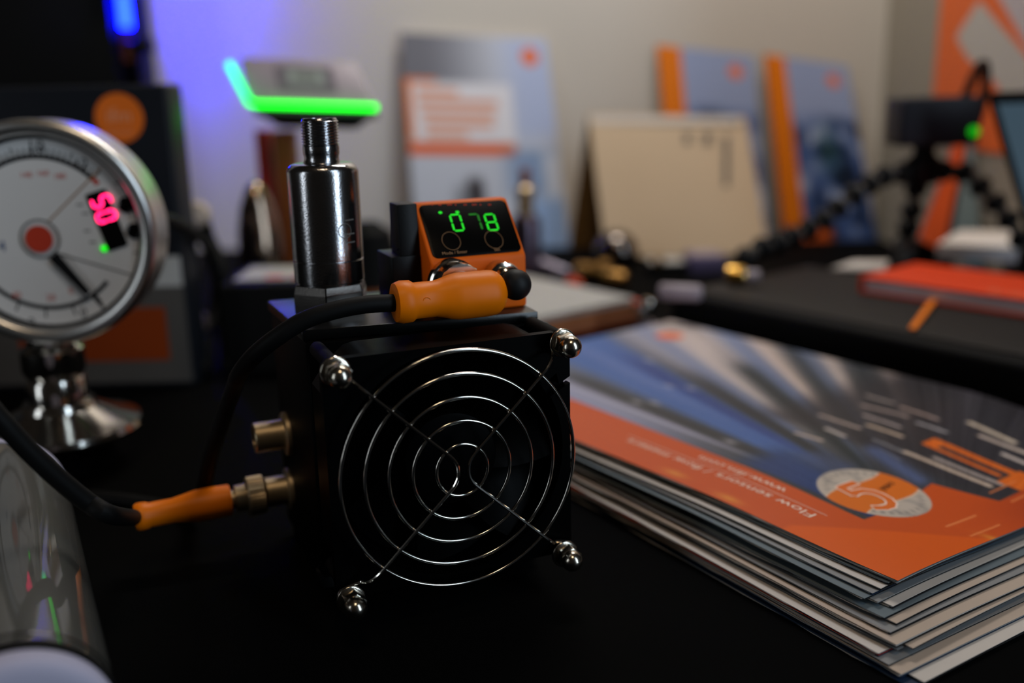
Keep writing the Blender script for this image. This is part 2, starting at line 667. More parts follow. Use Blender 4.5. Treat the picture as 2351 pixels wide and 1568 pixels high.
# sockets on the left face
mb = MB()
mb.lathe([(8.6, -0.5), (8.6, 1.2), (8.0, 1.6), (5.9, 1.7), (5.9, 12.4), (5.5, 12.8), (4.6, 12.8), (4.6, 6)], (-41.6, 86.5, 47.6), -X, 40)
mb.build('socket', M_nickel, fan, smooth=True)
mb = MB()
mb.lathe([(8.6, -0.5), (8.6, 1.2), (8.0, 1.6), (5.9, 1.7), (5.9, 9.5), (5.5, 9.8)], (-41.6, 90, 23.2), -X, 40)
mb.build('socket', M_nickel, fan, smooth=True)

# ------------------------------------------------------------------ pressure transmitter (stands on the plate)
pt = thing('pressure_transmitter', 'upright stainless steel cylinder transmitter with threaded neck and hex foot on the black plate', 'sensor', uw(-23.6, 73, 98), PSI)
ha = [math.radians(60 * i - 49.5) for i in range(6)]
mb = MB()
vs = []
for rr, zz in ((14.4, 0.02), (14.4, 7.7), (13.55, 10.7)):
    vs += [v3(rr * math.cos(a), rr * math.sin(a), zz) for a in ha]
fs = [tuple(reversed(range(6))), tuple(range(12, 18))]
for k in (0, 6):
    fs += [(k + i, k + (i + 1) % 6, k + 6 + (i + 1) % 6, k + 6 + i) for i in range(6)]
mb.add(vs, fs).build('hex_foot', mat('milled_steel', (70, 67, 64), 0.24, metal=1.0, var=0.15, scale=300, bump=0.1, bscale=1500), pt, bevel=0.35, seg=2, angle=12)
MB().lathe([(12.3, 10.5), (12.3, 11.2), (12.75, 11.6), (12.75, 19.0), (12.4, 19.3)], (0, 0, 0), Z, 64).build('collar', M_steel, pt, smooth=True, angle=30)
prof = [(12.35, 19.2), (12.8, 19.6), (12.85, 48), (12.85, 50.5)] + [(9.35 + 3.5 * math.cos(math.radians(a)), 50.5 + 3.5 * math.sin(math.radians(a))) for a in range(10, 91, 10)] + [(6.9, 54.1)]
body = MB().lathe(prof, (0, 0, 0), Z, 64).build('body', M_steel, pt, smooth=True, angle=30)
prof = [(6.7, 54), (6.3, 54.8), (6.15, 56.0), (6.5, 57.4), (6.5, 60.0)]
h = 60.0
while h < 68.4:
    prof += [(6.1, h + 0.1), (6.65, h + 0.45), (6.65, h + 0.6), (6.1, h + 0.95)]
    h += 1.0
prof += [(6.3, 69.0), (5.9, 69.7), (5.2, 69.7), (5.1, 64)]
MB().lathe(prof, (0, 0, 0), Z, 48).build('threaded_neck', M_steel, pt, smooth=True, angle=25)
# laser-etched ring mark and text lines on the body
for ang, z0, w in ((-62, 26.0, 9), (-62, 29.0, 9), (-62, 34.0, 9)):
    mb = MB()
    vs, fs = [], []
    for i in range(9):
        a = math.radians(ang - w + 2 * w * i / 8)
        for z in (z0, z0 + 0.5):
            vs.append(v3(12.9 * math.cos(a), 12.9 * math.sin(a), z))
    for i in range(8):
        fs.append((2 * i, 2 * i + 2, 2 * i + 3, 2 * i + 1))
    mb.add(vs, fs).build('etched_mark', M_inkg, body)
aa = math.radians(-72)
ctr = v3(12.92 * math.cos(aa), 12.92 * math.sin(aa), 30.5)
tx, tz = v3(-math.sin(aa), math.cos(aa), 0), Z
pts = [ctr + tx * (2.6 * math.cos(2 * math.pi * i / 32)) + tz * (2.6 * math.sin(2 * math.pi * i / 32)) for i in range(32)]
for p in pts:
    k = 12.92 / math.hypot(p.x, p.y)
    p.x *= k
    p.y *= k
MB().tube(pts, 0.14, 6, closed=True).build('etched_ring', M_inkg, body)

# ------------------------------------------------------------------ display sensor (orange)
ds = thing('display_sensor', 'orange sensor housing with sloping black face and green digits on the black plate', 'sensor', uw(24, 54, 98), PSI)


def dl(x, y, z):              # unit coordinates -> this sensor's own
    return v3(x - 24, y - 54, z - 98)


prof = [(43, 98.05), (66, 98.05), (66, 136.6), (60.8, 136.6), (43, 117.3)]
MB().prism(prof, dl(6.0, 0, 0) + v3(0, 0, 0), Y, Z, X, 36.8).build('housing', M_orange, ds, bevel=1.1, seg=3, angle=20)
hs = ds.children[-1]
mb = MB()
mb.prism([(52, 98.05), (66, 98.05), (66, 137.2), (56, 137.2)], dl(-1.6, 0, 0), Y, Z, X, 7.6)
mk = mb.build('side_bracket', M_blk, ds, bevel=0.5)
MB().box(dl(-0.4, 63, 108.5), (9.5, 20, 20.8)).build('bracket_foot', M_blk, mk, bevel=0.5)
for k in range(4):
    MB().box(dl(-1.7, 60.5, 111.5 + 3.2 * k), (0.5, 8, 0.7)).build('bracket_rib', M_blk, mk)
# sloping face frame
fo = uw(24.4, 51.9, 126.95)            # centre of the slope
f0, f1 = uw(24.4, 43, 117.3), uw(24.4, 60.8, 136.6)
fey = (f1 - f0).normalized()
fex = UX
fez = fex.cross(fey).normalized()


def dlw(p):                   # world -> sensor local
    return v3((p - uw(24, 54, 98)).dot(UX), (p - uw(24, 54, 98)).dot(UY), p.z - 98)


def fpt(a, b, lift=0.0):      # face coordinates (mm from centre) -> local
    return dlw(fo + fex * a + fey * b + fez * lift)


def fpx(px, py):
    p = hit(px, py, fo + fez * 0.4, fez) - fo
    return p.dot(fex), p.dot(fey)


lex, ley, lez = X, v3(0, fey.dot(UY), fey.z), v3(0, fez.dot(UY), fez.z)
panel = MB().prism(rrect(34.2, 23.4, 2.2, 5), fpt(0.2, 0.2, 0.02), lex, ley, lez, 0.35).build('display', M_disp, ds, bevel=0.12)
SEGS = {'0': 'abcdef', '1': 'bc', '5': 'afgcd', '7': 'abc', '8': 'abcdefg'}


def digit(ch, w, h, t, gap=0.12, sl=0.0):
    """list of segment polygons (2D), centred"""
    out = []
    W2, H2 = w / 2, h / 2

    def hs(z):
        return [(-W2 + t * .5 + gap, z), (-W2 + t + gap, z - t / 2), (W2 - t - gap, z - t / 2), (W2 - t * .5 - gap, z), (W2 - t - gap, z + t / 2), (-W2 + t + gap, z + t / 2)]

    def vsg(x, z0, z1):
        return [(x, z0 + gap), (x + t / 2, z0 + t / 2 + gap), (x + t / 2, z1 - t / 2 - gap), (x, z1 - gap), (x - t / 2, z1 - t / 2 - gap), (x - t / 2, z0 + t / 2 + gap)]
    D = dict(a=hs(H2 - t / 2), g=hs(0), d=hs(-H2 + t / 2), f=vsg(-W2 + t / 2, 0, H2 - t / 2), b=vsg(W2 - t / 2, 0, H2 - t / 2),
             e=vsg(-W2 + t / 2, -H2 + t / 2, 0), c=vsg(W2 - t / 2, -H2 + t / 2, 0))
    for s in SEGS[ch]:
        out.append([(x + sl * y, y) for x, y in D[s]])
    return out


for ch, px, py, mt in (('0', 1049, 511, E_green), ('7', 1091, 510, E_greend), ('8', 1128, 510, E_green)):
    a, b = fpx(px, py)
    mb = MB()
    for poly in digit(ch, 4.5, 7.9, 0.75, 0.15):
        mb.prism(poly, fpt(a, b, 0.38), lex, ley, lez, 0.06)
    mb.build('digit', mt, panel)
for px, py in ((1011, 488), (1050, 487)):
    a, b = fpx(px, py)
    MB().prism([(0.75 * math.cos(2 * math.pi * i / 16), 0.6 * math.sin(2 * math.pi * i / 16)) for i in range(16)], fpt(a, b, 0.38), lex, ley, lez, 0.06).build('indicator', E_green, panel)
for px, py in ((1036, 553), (1134, 550)):
    a, b = fpx(px, py)
    pts = [fpt(a + 3.4 * math.cos(2 * math.pi * i / 40), b + 3.9 * math.sin(2 * math.pi * i / 40), 0.39) for i in range(40)]
    MB().tube(pts, 0.09, 6, closed=True).build('touch_ring', M_inkt, panel)
ac = v3(*fpt(*fpx(1044, 580), 0.38))
text('key_text', 'Mode / Enter', M_inkt, panel, ac, lex, ley, 1.25, world=False)
ac = v3(*fpt(*fpx(1141, 573), 0.38))
text('key_text', 'Set', M_inkt, panel, ac, lex, ley, 1.25, world=False)
mb = MB()
for k, px in enumerate((992, 1008, 1028, 1046, 1066, 1085, 1103, 1122)):
    a, b = fpx(px, 470)
    for j in range(1 + k % 3):
        mb.prism(rrect(0.45, 0.7, 0.1, 2, x0=0.65 * j), fpt(a, b, 0.38), lex, ley, lez, 0.03)
mb.build('unit_marks', M_inkr, panel)
# sockets on the front
sk = MB().lathe([(9.0, -0.5), (9.0, 2.5), (8.4, 3.2), (8.4, 7.5), (7.8, 8.0), (6.4, 8.0), (6.4, 10)], dl(13.5, 43, 109.6), -Y, 48).build('socket', M_chrome, ds, smooth=True, angle=25)
s2 = MB().lathe([(6.2, -0.5), (6.2, 6.0), (5.8, 6.8), (5.2, 7.0), (5.2, 11.5), (4.6, 12)], dl(31.6, 43, 110.2), -Y, 40).build('socket', M_chrome, ds, smooth=True, angle=25)
mb = MB()
prof = [(3.6, -1.5), (3.8, -0.4), (4.8, 0.6), (5.3, 2.2), (5.45, 4.0)] + [(5.45 * math.cos(math.radians(a)) + 1e-3, 4.0 + 5.2 * math.sin(math.radians(a))) for a in range(8, 91, 8)]
mb.lathe(prof, dl(31.6, 30.6, 110.0), -Y, 40)
MB_cap = mb.build('rubber_cap', M_rub, ds, smooth=True, angle=60)
MB_cap['label'] = 'black rubber dust cap on the small socket'


# ------------------------------------------------------------------ connector cables
def grip(name, parent, prof, o, ax, n=48, fn=None):
    return MB().lathe(prof, o, ax, n, fn=fn).build(name, M_orangec, parent, smooth=True, angle=35)


cb = thing('connector_cable', 'orange angled plug on a black cable in front of the orange sensor', 'cable', uw(10, 28.5, 108.2), PSI)
# body of revolution along -x, rounded end on the right
L0 = 28.4
prof = [(1e-3, 0)]
prof += [(8.0 * math.sin(math.radians(a)), 6.0 * (1 - math.cos(math.radians(a)))) for a in range(12, 91, 13)]
prof += [(8.1, 7.5), (8.1, 18), (7.7, 20.5), (6.8, 23.5), (6.2, 26), (6.2, 33.5), (7.1, 34.8), (7.3, 38.0), (6.6, 40.2), (5.4, 40.6), (3.6, 40.6)]
PZ = -0.5
grip('plug', cb, prof, (L0 - 10, 0, PZ), -X)
plug = cb.children[-1]
MB().lathe([(7.0, 0), (7.0, 6), (6.0, 7.5)], (13.5 - 10, 0, PZ + 0.6), Y, 40).build('plug_elbow', M_orangec, plug, smooth=True)
MB().lathe([(8.4, 0), (8.7, 0.6), (8.7, 3.0), (7.6, 3.4)], (13.5 - 10, 4.6, 1.2), Y, 40, fn=lambda t, h: 1 + 0.02 * math.cos(24 * t)).build('coupling_nut', M_chrome, cb, smooth=True, angle=25)
for a, y in ((-4.0, -6.2),):
    MB().tube([v3(a + 1.3 * math.cos(2 * math.pi * i / 24) - 8.5, y + 0.2, 0.2 + 1.3 * math.sin(2 * math.pi * i / 24)) for i in range(24)], 0.16, 6, closed=True).build('moulded_mark', M_orangec, plug)
cpts = []
e0 = v3(L0 - 10 - 40.4, 0, PZ)


def cl(px, py, y):
    d = ray(px, py)
    base = uw(0, y, 0)
    p = EYE + d * ((base - EYE).dot(UY) / d.dot(UY))
    q = p - uw(10, 28.5, 108.2)
    return v3(q.dot(UX), q.dot(UY), q.z)


path = [e0 + v3(2, 0, 0), e0, cl(840, 699, 28), cl(770, 712, 28.5), cl(700, 735, 30), cl(635, 775, 33), cl(580, 820, 40), cl(548, 862, 52), cl(536, 895, 72)]
pp = path[-1] + v3(10, 28.5, 108.2)
for zz, dx, dy in ((44, -8, 18), (16, -14, 36), (3.1, -20, 66), (3.1, -60, 100), (3.1, -100, 104)):
    path.append(v3(pp.x + dx - 10, pp.y + dy - 28.5, zz - 108.2))
MB().tube(spline(path, 8), 3.0, 14).build('cord', M_cable, cb, smooth=True)

cb2 = thing('connector_cable', 'orange straight plug with knurled metal nut on a black cable beside the fan', 'cable', uw(-55, 90, 23.0), PSI)
ax = v3(-1, -0.0, -0.02).normalized()
MB().lathe([(5.2, 0), (7.2, 0.1), (7.5, 0.5), (7.5, 6.3), (7.1, 6.7), (5.4, 6.9), (5.2, 11.2), (4.5, 11.2)], (3.2, 0, 0), ax, 144,
           fn=lambda t, h: 1 + (0.02 * math.cos(36 * t) if 0.3 < h < 6.4 else 0)).build('knurled_nut', M_nickel, cb2, smooth=True, angle=25)
MB().lathe([(3.6, 10.5), (3.6, 14)], (3.2, 0, 0), ax, 32).build('collar', M_nickel, cb2, smooth=True)
grip('plug', cb2, [(3, 13), (5.6, 13.0), (6.1, 13.4), (6.2, 20), (6.1, 26), (5.5, 30), (4.75, 34.5), (4.7, 43), (5.2, 44.2), (5.4, 46.0), (5.3, 47.6), (4.7, 48.6), (2.5, 48.8)], (3.2, 0, 0), ax, 48,
     fn=lambda t, h: 1 + (0.05 * abs(math.cos(2 * t)) ** 3 if 14 < h < 27 else 0))


def c2(px, py, D):
    p = EYE + ray(px, py) * D - uw(-55, 90, 23.0)
    return v3(p.dot(UX), p.dot(UY), p.z)


tip = v3(3.2, 0, 0) + ax * 48.5
path = [tip - ax * 3, tip, c2(255, 1182, 318), c2(205, 1155, 314), c2(150, 1112, 308), c2(95, 1062, 302), c2(45, 1012, 297), c2(0, 962, 293), c2(-60, 900, 290), c2(-170, 830, 292)]
MB().tube(spline(path, 8), 3.1, 14).build('cord', M_cable, cb2, smooth=True)

# ------------------------------------------------------------------ pressure gauge
gc = at_y(97, 537, 452)
gb = v3(gc.x - 10, 467, 0)
pg = thing('pressure_gauge', 'round white dial gauge with polished rim and red digits on a steel flange foot', 'gauge', gb)
gl = gc - gb
GYAW = 0.05
gex, gey, gez = v3(math.cos(GYAW), math.sin(GYAW), 0), Z, v3(math.sin(GYAW), -math.cos(GYAW), 0)


def gp(a, b, lift=0.0):
    return gl + gex * a + gey * b + gez * lift


prof = [(44, -26), (49, -24), (50.5, -20), (50.8, 0.5)] + [(47.6 + 3.6 * math.cos(math.radians(a)), 0.8 + 3.6 * math.sin(math.radians(a))) for a in range(0, 181, 12)] + [(44, -2.0)]
MB().lathe(prof, gl, gez, 96, close=False).build('rim', mat('rim_steel', (216, 214, 210), 0.33, metal=1.0, var=0.06, scale=100), pg, smooth=True, angle=50)
MB().lathe([(44, -27), (44.2, -26)], gl, gez, 64).build('back_cover', M_steel, pg)
dial = MB().lathe([(45.0, -2.2), (45.0, -1.6)], gl, gez, 96).build('dial', M_dial, pg)
D0 = -1.55


def gpx(px, py):
    p = hit(px, py, gb + gl + gez * D0, gez) - (gb + gl)
    return p.dot(gex), p.dot(gey)


def gring(r, w, a0, a1, m_, name, n=72, cx=0.0, cy=0.0, lift=0.06):
    mb = MB()
    vs, fs = [], []
    for i in range(n + 1):
        a = math.radians(a0 + (a1 - a0) * i / n)
        for rr in (r - w / 2, r + w / 2):
            vs.append(gp(cx + rr * math.cos(a), cy + rr * math.sin(a), D0 + lift))
    for i in range(n):
        fs.append((2 * i, 2 * i + 1, 2 * i + 3, 2 * i + 2))
    return mb.add(vs, fs).build(name, m_, dial)


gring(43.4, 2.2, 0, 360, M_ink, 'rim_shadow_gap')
gring(34.4, 2.0, 44, 318, M_ink, 'scale_arc')
gring(34.4, 2.2, 38.5, 45, M_inkr, 'red_mark', 12)


def bar(p0, p1, w, m_, name, lift=0.07):
    a, b = v3(*p0, 0), v3(*p1, 0)
    d = (b - a).normalized()
    n_ = v3(-d.y, d.x, 0) * w / 2
    MB().add([gp(q.x, q.y, D0 + lift) for q in (a - n_, b - n_, b + n_, a + n_)], [(0, 1, 2, 3)]).build(name, m_, dial)


mb = MB()
for k in range(0, 69):
    a = math.radians(44 + 4 * k)
    L = 38.0 if k % 5 else 39.2
    d, n_ = v3(math.cos(a), math.sin(a), 0), v3(-math.sin(a), math.cos(a), 0) * 0.4
    if k > 36 and k % 5:
        continue
    qs = [d * 34.8 - n_, d * L - n_, d * L + n_, d * 34.8 + n_]
    b0 = len(mb.v)
    mb.add([gp(q.x, q.y, D0 + 0.06) for q in qs], [(0, 1, 2, 3)])
mb.build('scale_tick', M_ink, dial)
hx, hy = gpx(92, 548)
gring(3.1, 6.2, 0, 360, M_inkr, 'hub_disc', 48, hx, hy, 1.2)
gring(8.6, 0.8, 0, 360, M_inkg, 'hub_ring', 48, hx, hy, 0.4)
bar(gpx(112, 508), gpx(232, 385), 0.8, M_inkt, 'division_line')
bar(gpx(125, 580), gpx(318, 636), 0.8, M_inkg, 'division_line')
nd = MB()
p0, p1 = gpx(126, 585), gpx(206, 672)
a, b = v3(*p0, 0), v3(*p1, 0)
d = (b - a).normalized()
n_ = v3(-d.y, d.x, 0)
nd.hexa([gp((a - n_ * 2.5).x, (a - n_ * 2.5).y, 0.2), gp((b - n_ * 1.5).x, (b - n_ * 1.5).y, 0.2), gp((b + n_ * 1.5).x, (b + n_ * 1.5).y, 0.2), gp((a + n_ * 2.5).x, (a + n_ * 2.5).y, 0.2)],
        [gp((a - n_ * 2.5).x, (a - n_ * 2.5).y, 0.8), gp((b - n_ * 1.5).x, (b - n_ * 1.5).y, 0.8), gp((b + n_ * 1.5).x, (b + n_ * 1.5).y, 0.8), gp((a + n_ * 2.5).x, (a + n_ * 2.5).y, 0.8)])
nd.build('needle', M_ink, pg)
bar(gpx(212, 678), gpx(238, 706), 1.6, M_ink, 'end_mark')
for body_, px, py, sz, m_ in (('10', 82, 338, 5.6, M_ink), ('12', 186, 376, 4.6, M_ink), ('0', 192, 718, 4.6, M_ink), ('2', 74, 742, 4.6, M_ink), ('4', 5, 566, 5.0, M_inkb),
                              ('140', 60, 402, 2.6, M_inkr), ('160', 98, 398, 2.6, M_inkr), ('180', 137, 405, 2.6, M_inkr), ('40', 38, 678, 3.0, M_inkr), ('20', 117, 684, 3.0, M_inkr), ('0', 163, 668, 3.0, M_inkr)):
    a, b = gpx(px, py)
    text('scale_figure', body_, m_, dial, gp(a, b, D0), gex, gey, sz, world=False, lift=0.08)
# sideways digital window
wx, wy = v3(*gpx(256, 564), 0), v3(*gpx(228, 455), 0)
wa, wb = gpx(246, 505)
wup = math.radians(16.0)
wdx, wdy = gex * math.cos(wup) + gey * math.sin(wup), -gex * math.sin(wup) + gey * math.cos(wup)
win = MB().prism(rrect(9.6, 27, 1.0, 3), gp(wa, wb, D0 + 0.02), wdx, wdy, gez, 0.5).build('display', M_blkg, pg)
for ch, px, py in (('5', 234, 462), ('0', 245, 496)):
    a, b = gpx(px, py)
    mb = MB()
    for poly in digit(ch, 5.0, 9.4, 1.15, 0.1):
        mb.prism(poly, gp(a, b, D0 + 0.55), -wdy, wdx, gez, 0.05)
    mb.build('digit', E_red, win)
a, b = gpx(240, 570)
MB().lathe([(1.3, 0), (1.3, 0.5), (0.8, 0.8)], gp(a, b, D0 + 0.5), gez, 16).build('led', E_led, pg)
for px, py in ((290, 470), (309, 530)):
    a, b = gpx(px, py)
    MB().lathe([(3.7, 0), (3.7, 0.6), (3.2, 0.9)], gp(a, b, D0), gez, 24).build('button', M_blkg, pg, smooth=True)
mb = MB()
for px, py in ((183, 470), (196, 490), (200, 530), (213, 556), (270, 420), (314, 580)):
    a, b = gpx(px, py)
    mb.prism(rrect(3.0, 0.7, 0.2, 2), gp(a, b, D0 + 0.02), gex, gey, gez, 0.05)
mb.build('small_print', M_inkg, dial)
# stem and flange foot
gz = gl.z
MB().lathe([(13.5, 33), (13.5, 44), (12.2, 46), (14.5, 50), (14.5, 60), (11, 63), (11, gz - 47)], (0, 0, 0), Z, 48).build('stem', M_chrome, pg, smooth=True, angle=35)
MB().lathe([(31, 17), (36.5, 18.5), (37.4, 20.5), (36.5, 22.8), (27, 26), (17.5, 31), (16, 34)], (0, 0, 0), Z, 64).build('flange', M_chrome, pg, smooth=True, angle=30)
MB().lathe([(22, 0), (23, 1), (23, 14), (27, 17.2)], (0, 0, 0), Z, 48).build('foot', M_blk, pg, smooth=True)

# ------------------------------------------------------------------ lying metal canister (lower left)
cax = v3(-80, 156, 0).normalized()
c0 = v3(-122, 212, 24.3)
cn = thing('metal_canister', 'dull polished metal tube with white end caps lying on the desk under the black cable', 'canister', v3(c0.x, c0.y, 0))
cl_ = v3(0, 0, c0.z)
MB().lathe([(24.0, 8.2), (24.0, 172)], cl_, cax, 96).build('tube', M_dstl, cn, smooth=True, angle=30)
MB().lathe([(24.2, 4.0), (24.2, 8.2)], cl_, cax, 96).build('seal_ring', M_blkm, cn, smooth=True, angle=30)
MB().lathe([(20.0, -3.0), (22.3, -2.4), (23.4, -1.0), (23.7, 0.5), (23.7, 4.0)], cl_, cax, 96).build('end_cap', M_white, cn, smooth=True, angle=40)
MB().lathe([(24.2, 172), (24.2, 177), (23, 179)], cl_, cax, 96).build('end_cap', M_white, cn, smooth=True, angle=30)
MB().lathe([(24.1, 11.2), (24.3, 11.6), (24.3, 12.1), (24.1, 12.5)], cl_, cax, 96, close=False).build('seam', M_blkg, cn, smooth=True)

# ------------------------------------------------------------------ magazines, foreground pile
MBA = 0.63
me1 = v3(-math.sin(MBA), math.cos(MBA), 0)
me2 = v3(math.cos(MBA), math.sin(MBA), 0)
MB0 = v3(123.35, 295.02, 0)
MW, MH, MT = 202.0, 303.0, 22.0


def squash(s, t):
    """the pile sags towards the reader's edge"""
    a = sstep(95, 0, s)
    return 1.0 - a * (0.13 + 0.25 * sstep(0, 110, t))


def slab(name, m_, parent, s0, s1, t0, t1, z0, z1, off, rot, ns=24, nt=14, wav=0.0, ph=0.0):
    """thin sagging sheet block; off = near-corner shift (s, t), rot about that corner"""
    ss, ts = np.linspace(0, 1, ns + 1) ** 1.5, np.linspace(0, 1, nt + 1) ** 1.3
    vs, fs = [], []
    for z in (z0, z1):
        for a in ss:
            for b in ts:
                s, t = s0 + (s1 - s0) * a, t0 + (t1 - t0) * b
                if b == 0 and wav:
                    t += wav * (math.sin(s * 0.13 + ph) + 0.6 * math.sin(s * 0.37 + 2 * ph))
                s2 = off[0] + s * math.cos(rot) - t * math.sin(rot)
                t2 = off[1] + s * math.sin(rot) + t * math.cos(rot)
                q = MB0 + me1 * s2 + me2 * t2
                vs.append(v3(q.x, q.y, z * float(squash(s2, t2))))
    w = nt + 1
    N1 = (ns + 1) * w
    for i in range(ns):
        for j in range(nt):
            b = i * w + j
            fs += [(b, b + 1, b + w + 1, b + w), (N1 + b, N1 + b + w, N1 + b + w + 1, N1 + b + 1)]
    for i in range(ns):
        b, c = i * w, i * w + nt
        fs += [(b, b + w, N1 + b + w, N1 + b), (c, N1 + c, N1 + c + w, c + w)]
    for j in range(nt):
        b, c = j, ns * w + j
        fs += [(b, N1 + b, N1 + b + 1, b + 1), (c, c + 1, N1 + c + 1, N1 + c)]
    return MB().add(vs, fs).build(name, m_, parent, world=True)


def cover_art(u, v):
    s, t = u * MH, v * MW
    th = np.degrees(np.arctan2(t - 40, s - 5))
    rr = np.hypot(s - 5, t - 40)
    base = np.zeros(s.shape + (3,)) + np.array((52, 54, 58.))
    base = blend(base, (128, 134, 160), sstep(120, 300, s) * 0.8)
    # pale fan of light at the top
    base = blend(base, (196, 182, 178), sstep(140, 255, s) * sstep(19, 24, th))
    # broad blue ribbon
    base = blend(base, (70, 104, 168), sstep(7, 10.5, th) * (1 - sstep(17.5, 20, th)) * sstep(50, 110, rr))
    base = blend(base, (104, 126, 184), np.exp(-((th - 13.5) / 1.1) ** 2) * sstep(90, 200, rr) * 0.7)
    base = blend(base, (40, 62, 128), np.exp(-((th - 16.8) / 1.3) ** 2) * sstep(60, 120, rr) * (1 - sstep(220, 290, rr)))
    # dark plant halls between the ribbons
    base = blend(base, (40, 42, 46), np.exp(-((th - 5.6) / 1.9) ** 2) * (1 - sstep(215, 275, rr)))
    base = blend(base, (34, 38, 44), np.exp(-((th - 22.5) / 2.3) ** 2) * (1 - sstep(180, 235, rr)))
    base = blend(base, (38, 46, 50), np.exp(-((th - 30.5) / 2.4) ** 2) * (1 - sstep(205, 240, rr)))
    base = blend(base, (40, 46, 52), np.exp(-((th - 39.5) / 2.2) ** 2) * sstep(60, 90, rr))
    base = blend(base, (46, 50, 56), np.exp(-((th - 47) / 1.8) ** 2))
    # bright rays
    for a, w, col, r0, r1, k in ((26.0, 1.3, (206, 190, 184), 95, 190, 0.95), (35.2, 1.2, (214, 190, 176), 100, 190, 0.95), (42.8, 1.1, (206, 186, 176), 95, 170, 0.9),
                                 (51.0, 1.1, (196, 176, 164), 110, 160, 0.85), (62, 1.4, (176, 172, 186), 130, 200, 0.8), (3.0, 1.0, (178, 176, 200), 70, 150, 0.9),
                                 (0.2, 1.2, (170, 170, 196), 120, 190, 0.9), (-2.0, 1.8, (140, 150, 186), 90, 190, 0.8), (23.8, 1.0, (116, 130, 168), 80, 130, 0.8),
                                 (33, 1.0, (104, 122, 164), 80, 130, 0.8), (40.8, 0.9, (104, 118, 150), 80, 120, 0.7)):
        base = blend(base, col, np.exp(-((th - a) / (w * (0.8 + rr / 260))) ** 2) * sstep(r0 * 0.6, r1, rr) * k)
    # machinery: pale horizontal strokes below the rays
    mach = sstep(40, 60, rr) * sstep(88, 100, t) * (1 - sstep(118, 150, s))
    base = blend(base, (44, 40, 46), mach * 0.8)
    for s0, t0, ang, ln, w, col in ((100, 84, -3, 16, 1.6, (200, 180, 166)), (96, 98, 10, 14, 1.8, (196, 184, 176)), (104, 112, 4, 26, 1.6, (186, 166, 156)), (84, 118, -2, 20, 1.8, (196, 172, 150)),
                                    (92, 128, 2, 22, 1.6, (176, 160, 156)), (100, 142, -4, 26, 1.7, (170, 150, 142)), (88, 152, 3, 22, 1.6, (180, 156, 146)), (74, 140, -6, 16, 1.6, (170, 164, 166)),
                                    (112, 156, 2, 18, 1.5, (170, 156, 150)), (56, 160, 6, 26, 2.4, (214, 194, 172)), (44, 152, -3, 28, 2.2, (200, 180, 166)), (34, 142, 2, 16, 2.0, (206, 190, 180)),
                                    (72, 104, 2, 18, 1.5, (120, 118, 122)), (66, 96, 4, 12, 1.2, (98, 100, 108)), (46, 106, -4, 40, 2.0, (210, 186, 166)), (40, 112, -4, 32, 1.8, (176, 160, 152))):
        a = np.radians(ang)
        ds_, dt_ = s - s0, t - t0
        al, ac_ = ds_ * np.cos(a) + dt_ * np.sin(a), -ds_ * np.sin(a) + dt_ * np.cos(a)
        base = blend(base, col, (1 - sstep(ln / 2 - 1.5, ln / 2 + 1, np.abs(al))) * (1 - sstep(w * 0.5, w, np.abs(ac_))) * 0.95)
    # orange machine
    for s0, s1, t0, t1 in ((28, 66, 125.5, 130), (30, 60, 119, 121.5), (60, 66, 119, 129), (6, 28, 114, 132)):
        base = blend(base, (226, 104, 18), sstep(s0 - 1, s0 + .5, s) * (1 - sstep(s1 - .5, s1 + 1, s)) * sstep(t0 - .6, t0 + .4, t) * (1 - sstep(t1 - .4, t1 + .6, t)))
    # deep blue swoosh beside the badge
    m_ = sstep(34, 38, t) * (1 - sstep(46, 60, t - (s - 40) * 0.12)) * sstep(30, 36, s) * (1 - sstep(88, 108, s))
    base = blend(base, (30, 58, 112), m_)
    base = blend(base, (84, 100, 146), np.exp(-((t - 88 - (s - 55) * .3) / 6.0) ** 2) * sstep(38, 46, s) * (1 - sstep(72, 82, s)) * 0.8)
    base = blend(base, (74, 88, 128), np.exp(-((t - 66) / 8.0) ** 2) * sstep(60, 70, s) * (1 - sstep(84, 92, s)) * 0.7)
    # small white specks
    for s0, t0 in ((187, 60), (180, 66), (196, 92), (186, 98), (240, 120), (118, 52)):
        base = blend(base, (190, 184, 190), np.exp(-((s - s0) / 4.0) ** 2 - ((t - t0) / 1.8) ** 2) * 0.8)
    grain = rng.normal(0, 1, s.shape)
    base += (grain * 2.5)[..., None]
    streak = np.interp(th, np.linspace(-30, 100, 400), rng.normal(0, 6, 400))
    base += streak[..., None]
    # orange: spine band and foot band
    org = np.zeros(s.shape + (3,)) + np.array((208, 80, 14.))
    org = blend(org, (218, 104, 50), sstep(120, 300, s) * (1 - sstep(20, 40, t)) * 0.7)  # pinkish glare up the spine band, put into the ink
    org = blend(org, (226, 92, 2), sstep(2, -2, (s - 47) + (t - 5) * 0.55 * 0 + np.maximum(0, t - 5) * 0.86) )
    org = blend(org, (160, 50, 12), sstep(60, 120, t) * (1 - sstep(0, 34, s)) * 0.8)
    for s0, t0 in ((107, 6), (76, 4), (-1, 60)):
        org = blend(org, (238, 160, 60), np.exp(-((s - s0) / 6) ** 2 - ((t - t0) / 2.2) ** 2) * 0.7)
    edge_t = 32.0 + 6.0 * np.clip((s - 36) / 170, 0, 1)
    foot = np.where(t < 53, 35.0, np.where(t < 87, 35 + (t - 53) * 0.18, np.where(t < 97, 41 - (t - 87) * 2.3, 18.0)))
    m_ = np.maximum(1 - sstep(edge_t - .25, edge_t + .25, t), 1 - sstep(foot - .3, foot + .3, s))
    base = base * (1 - m_[..., None]) + org * m_[..., None]
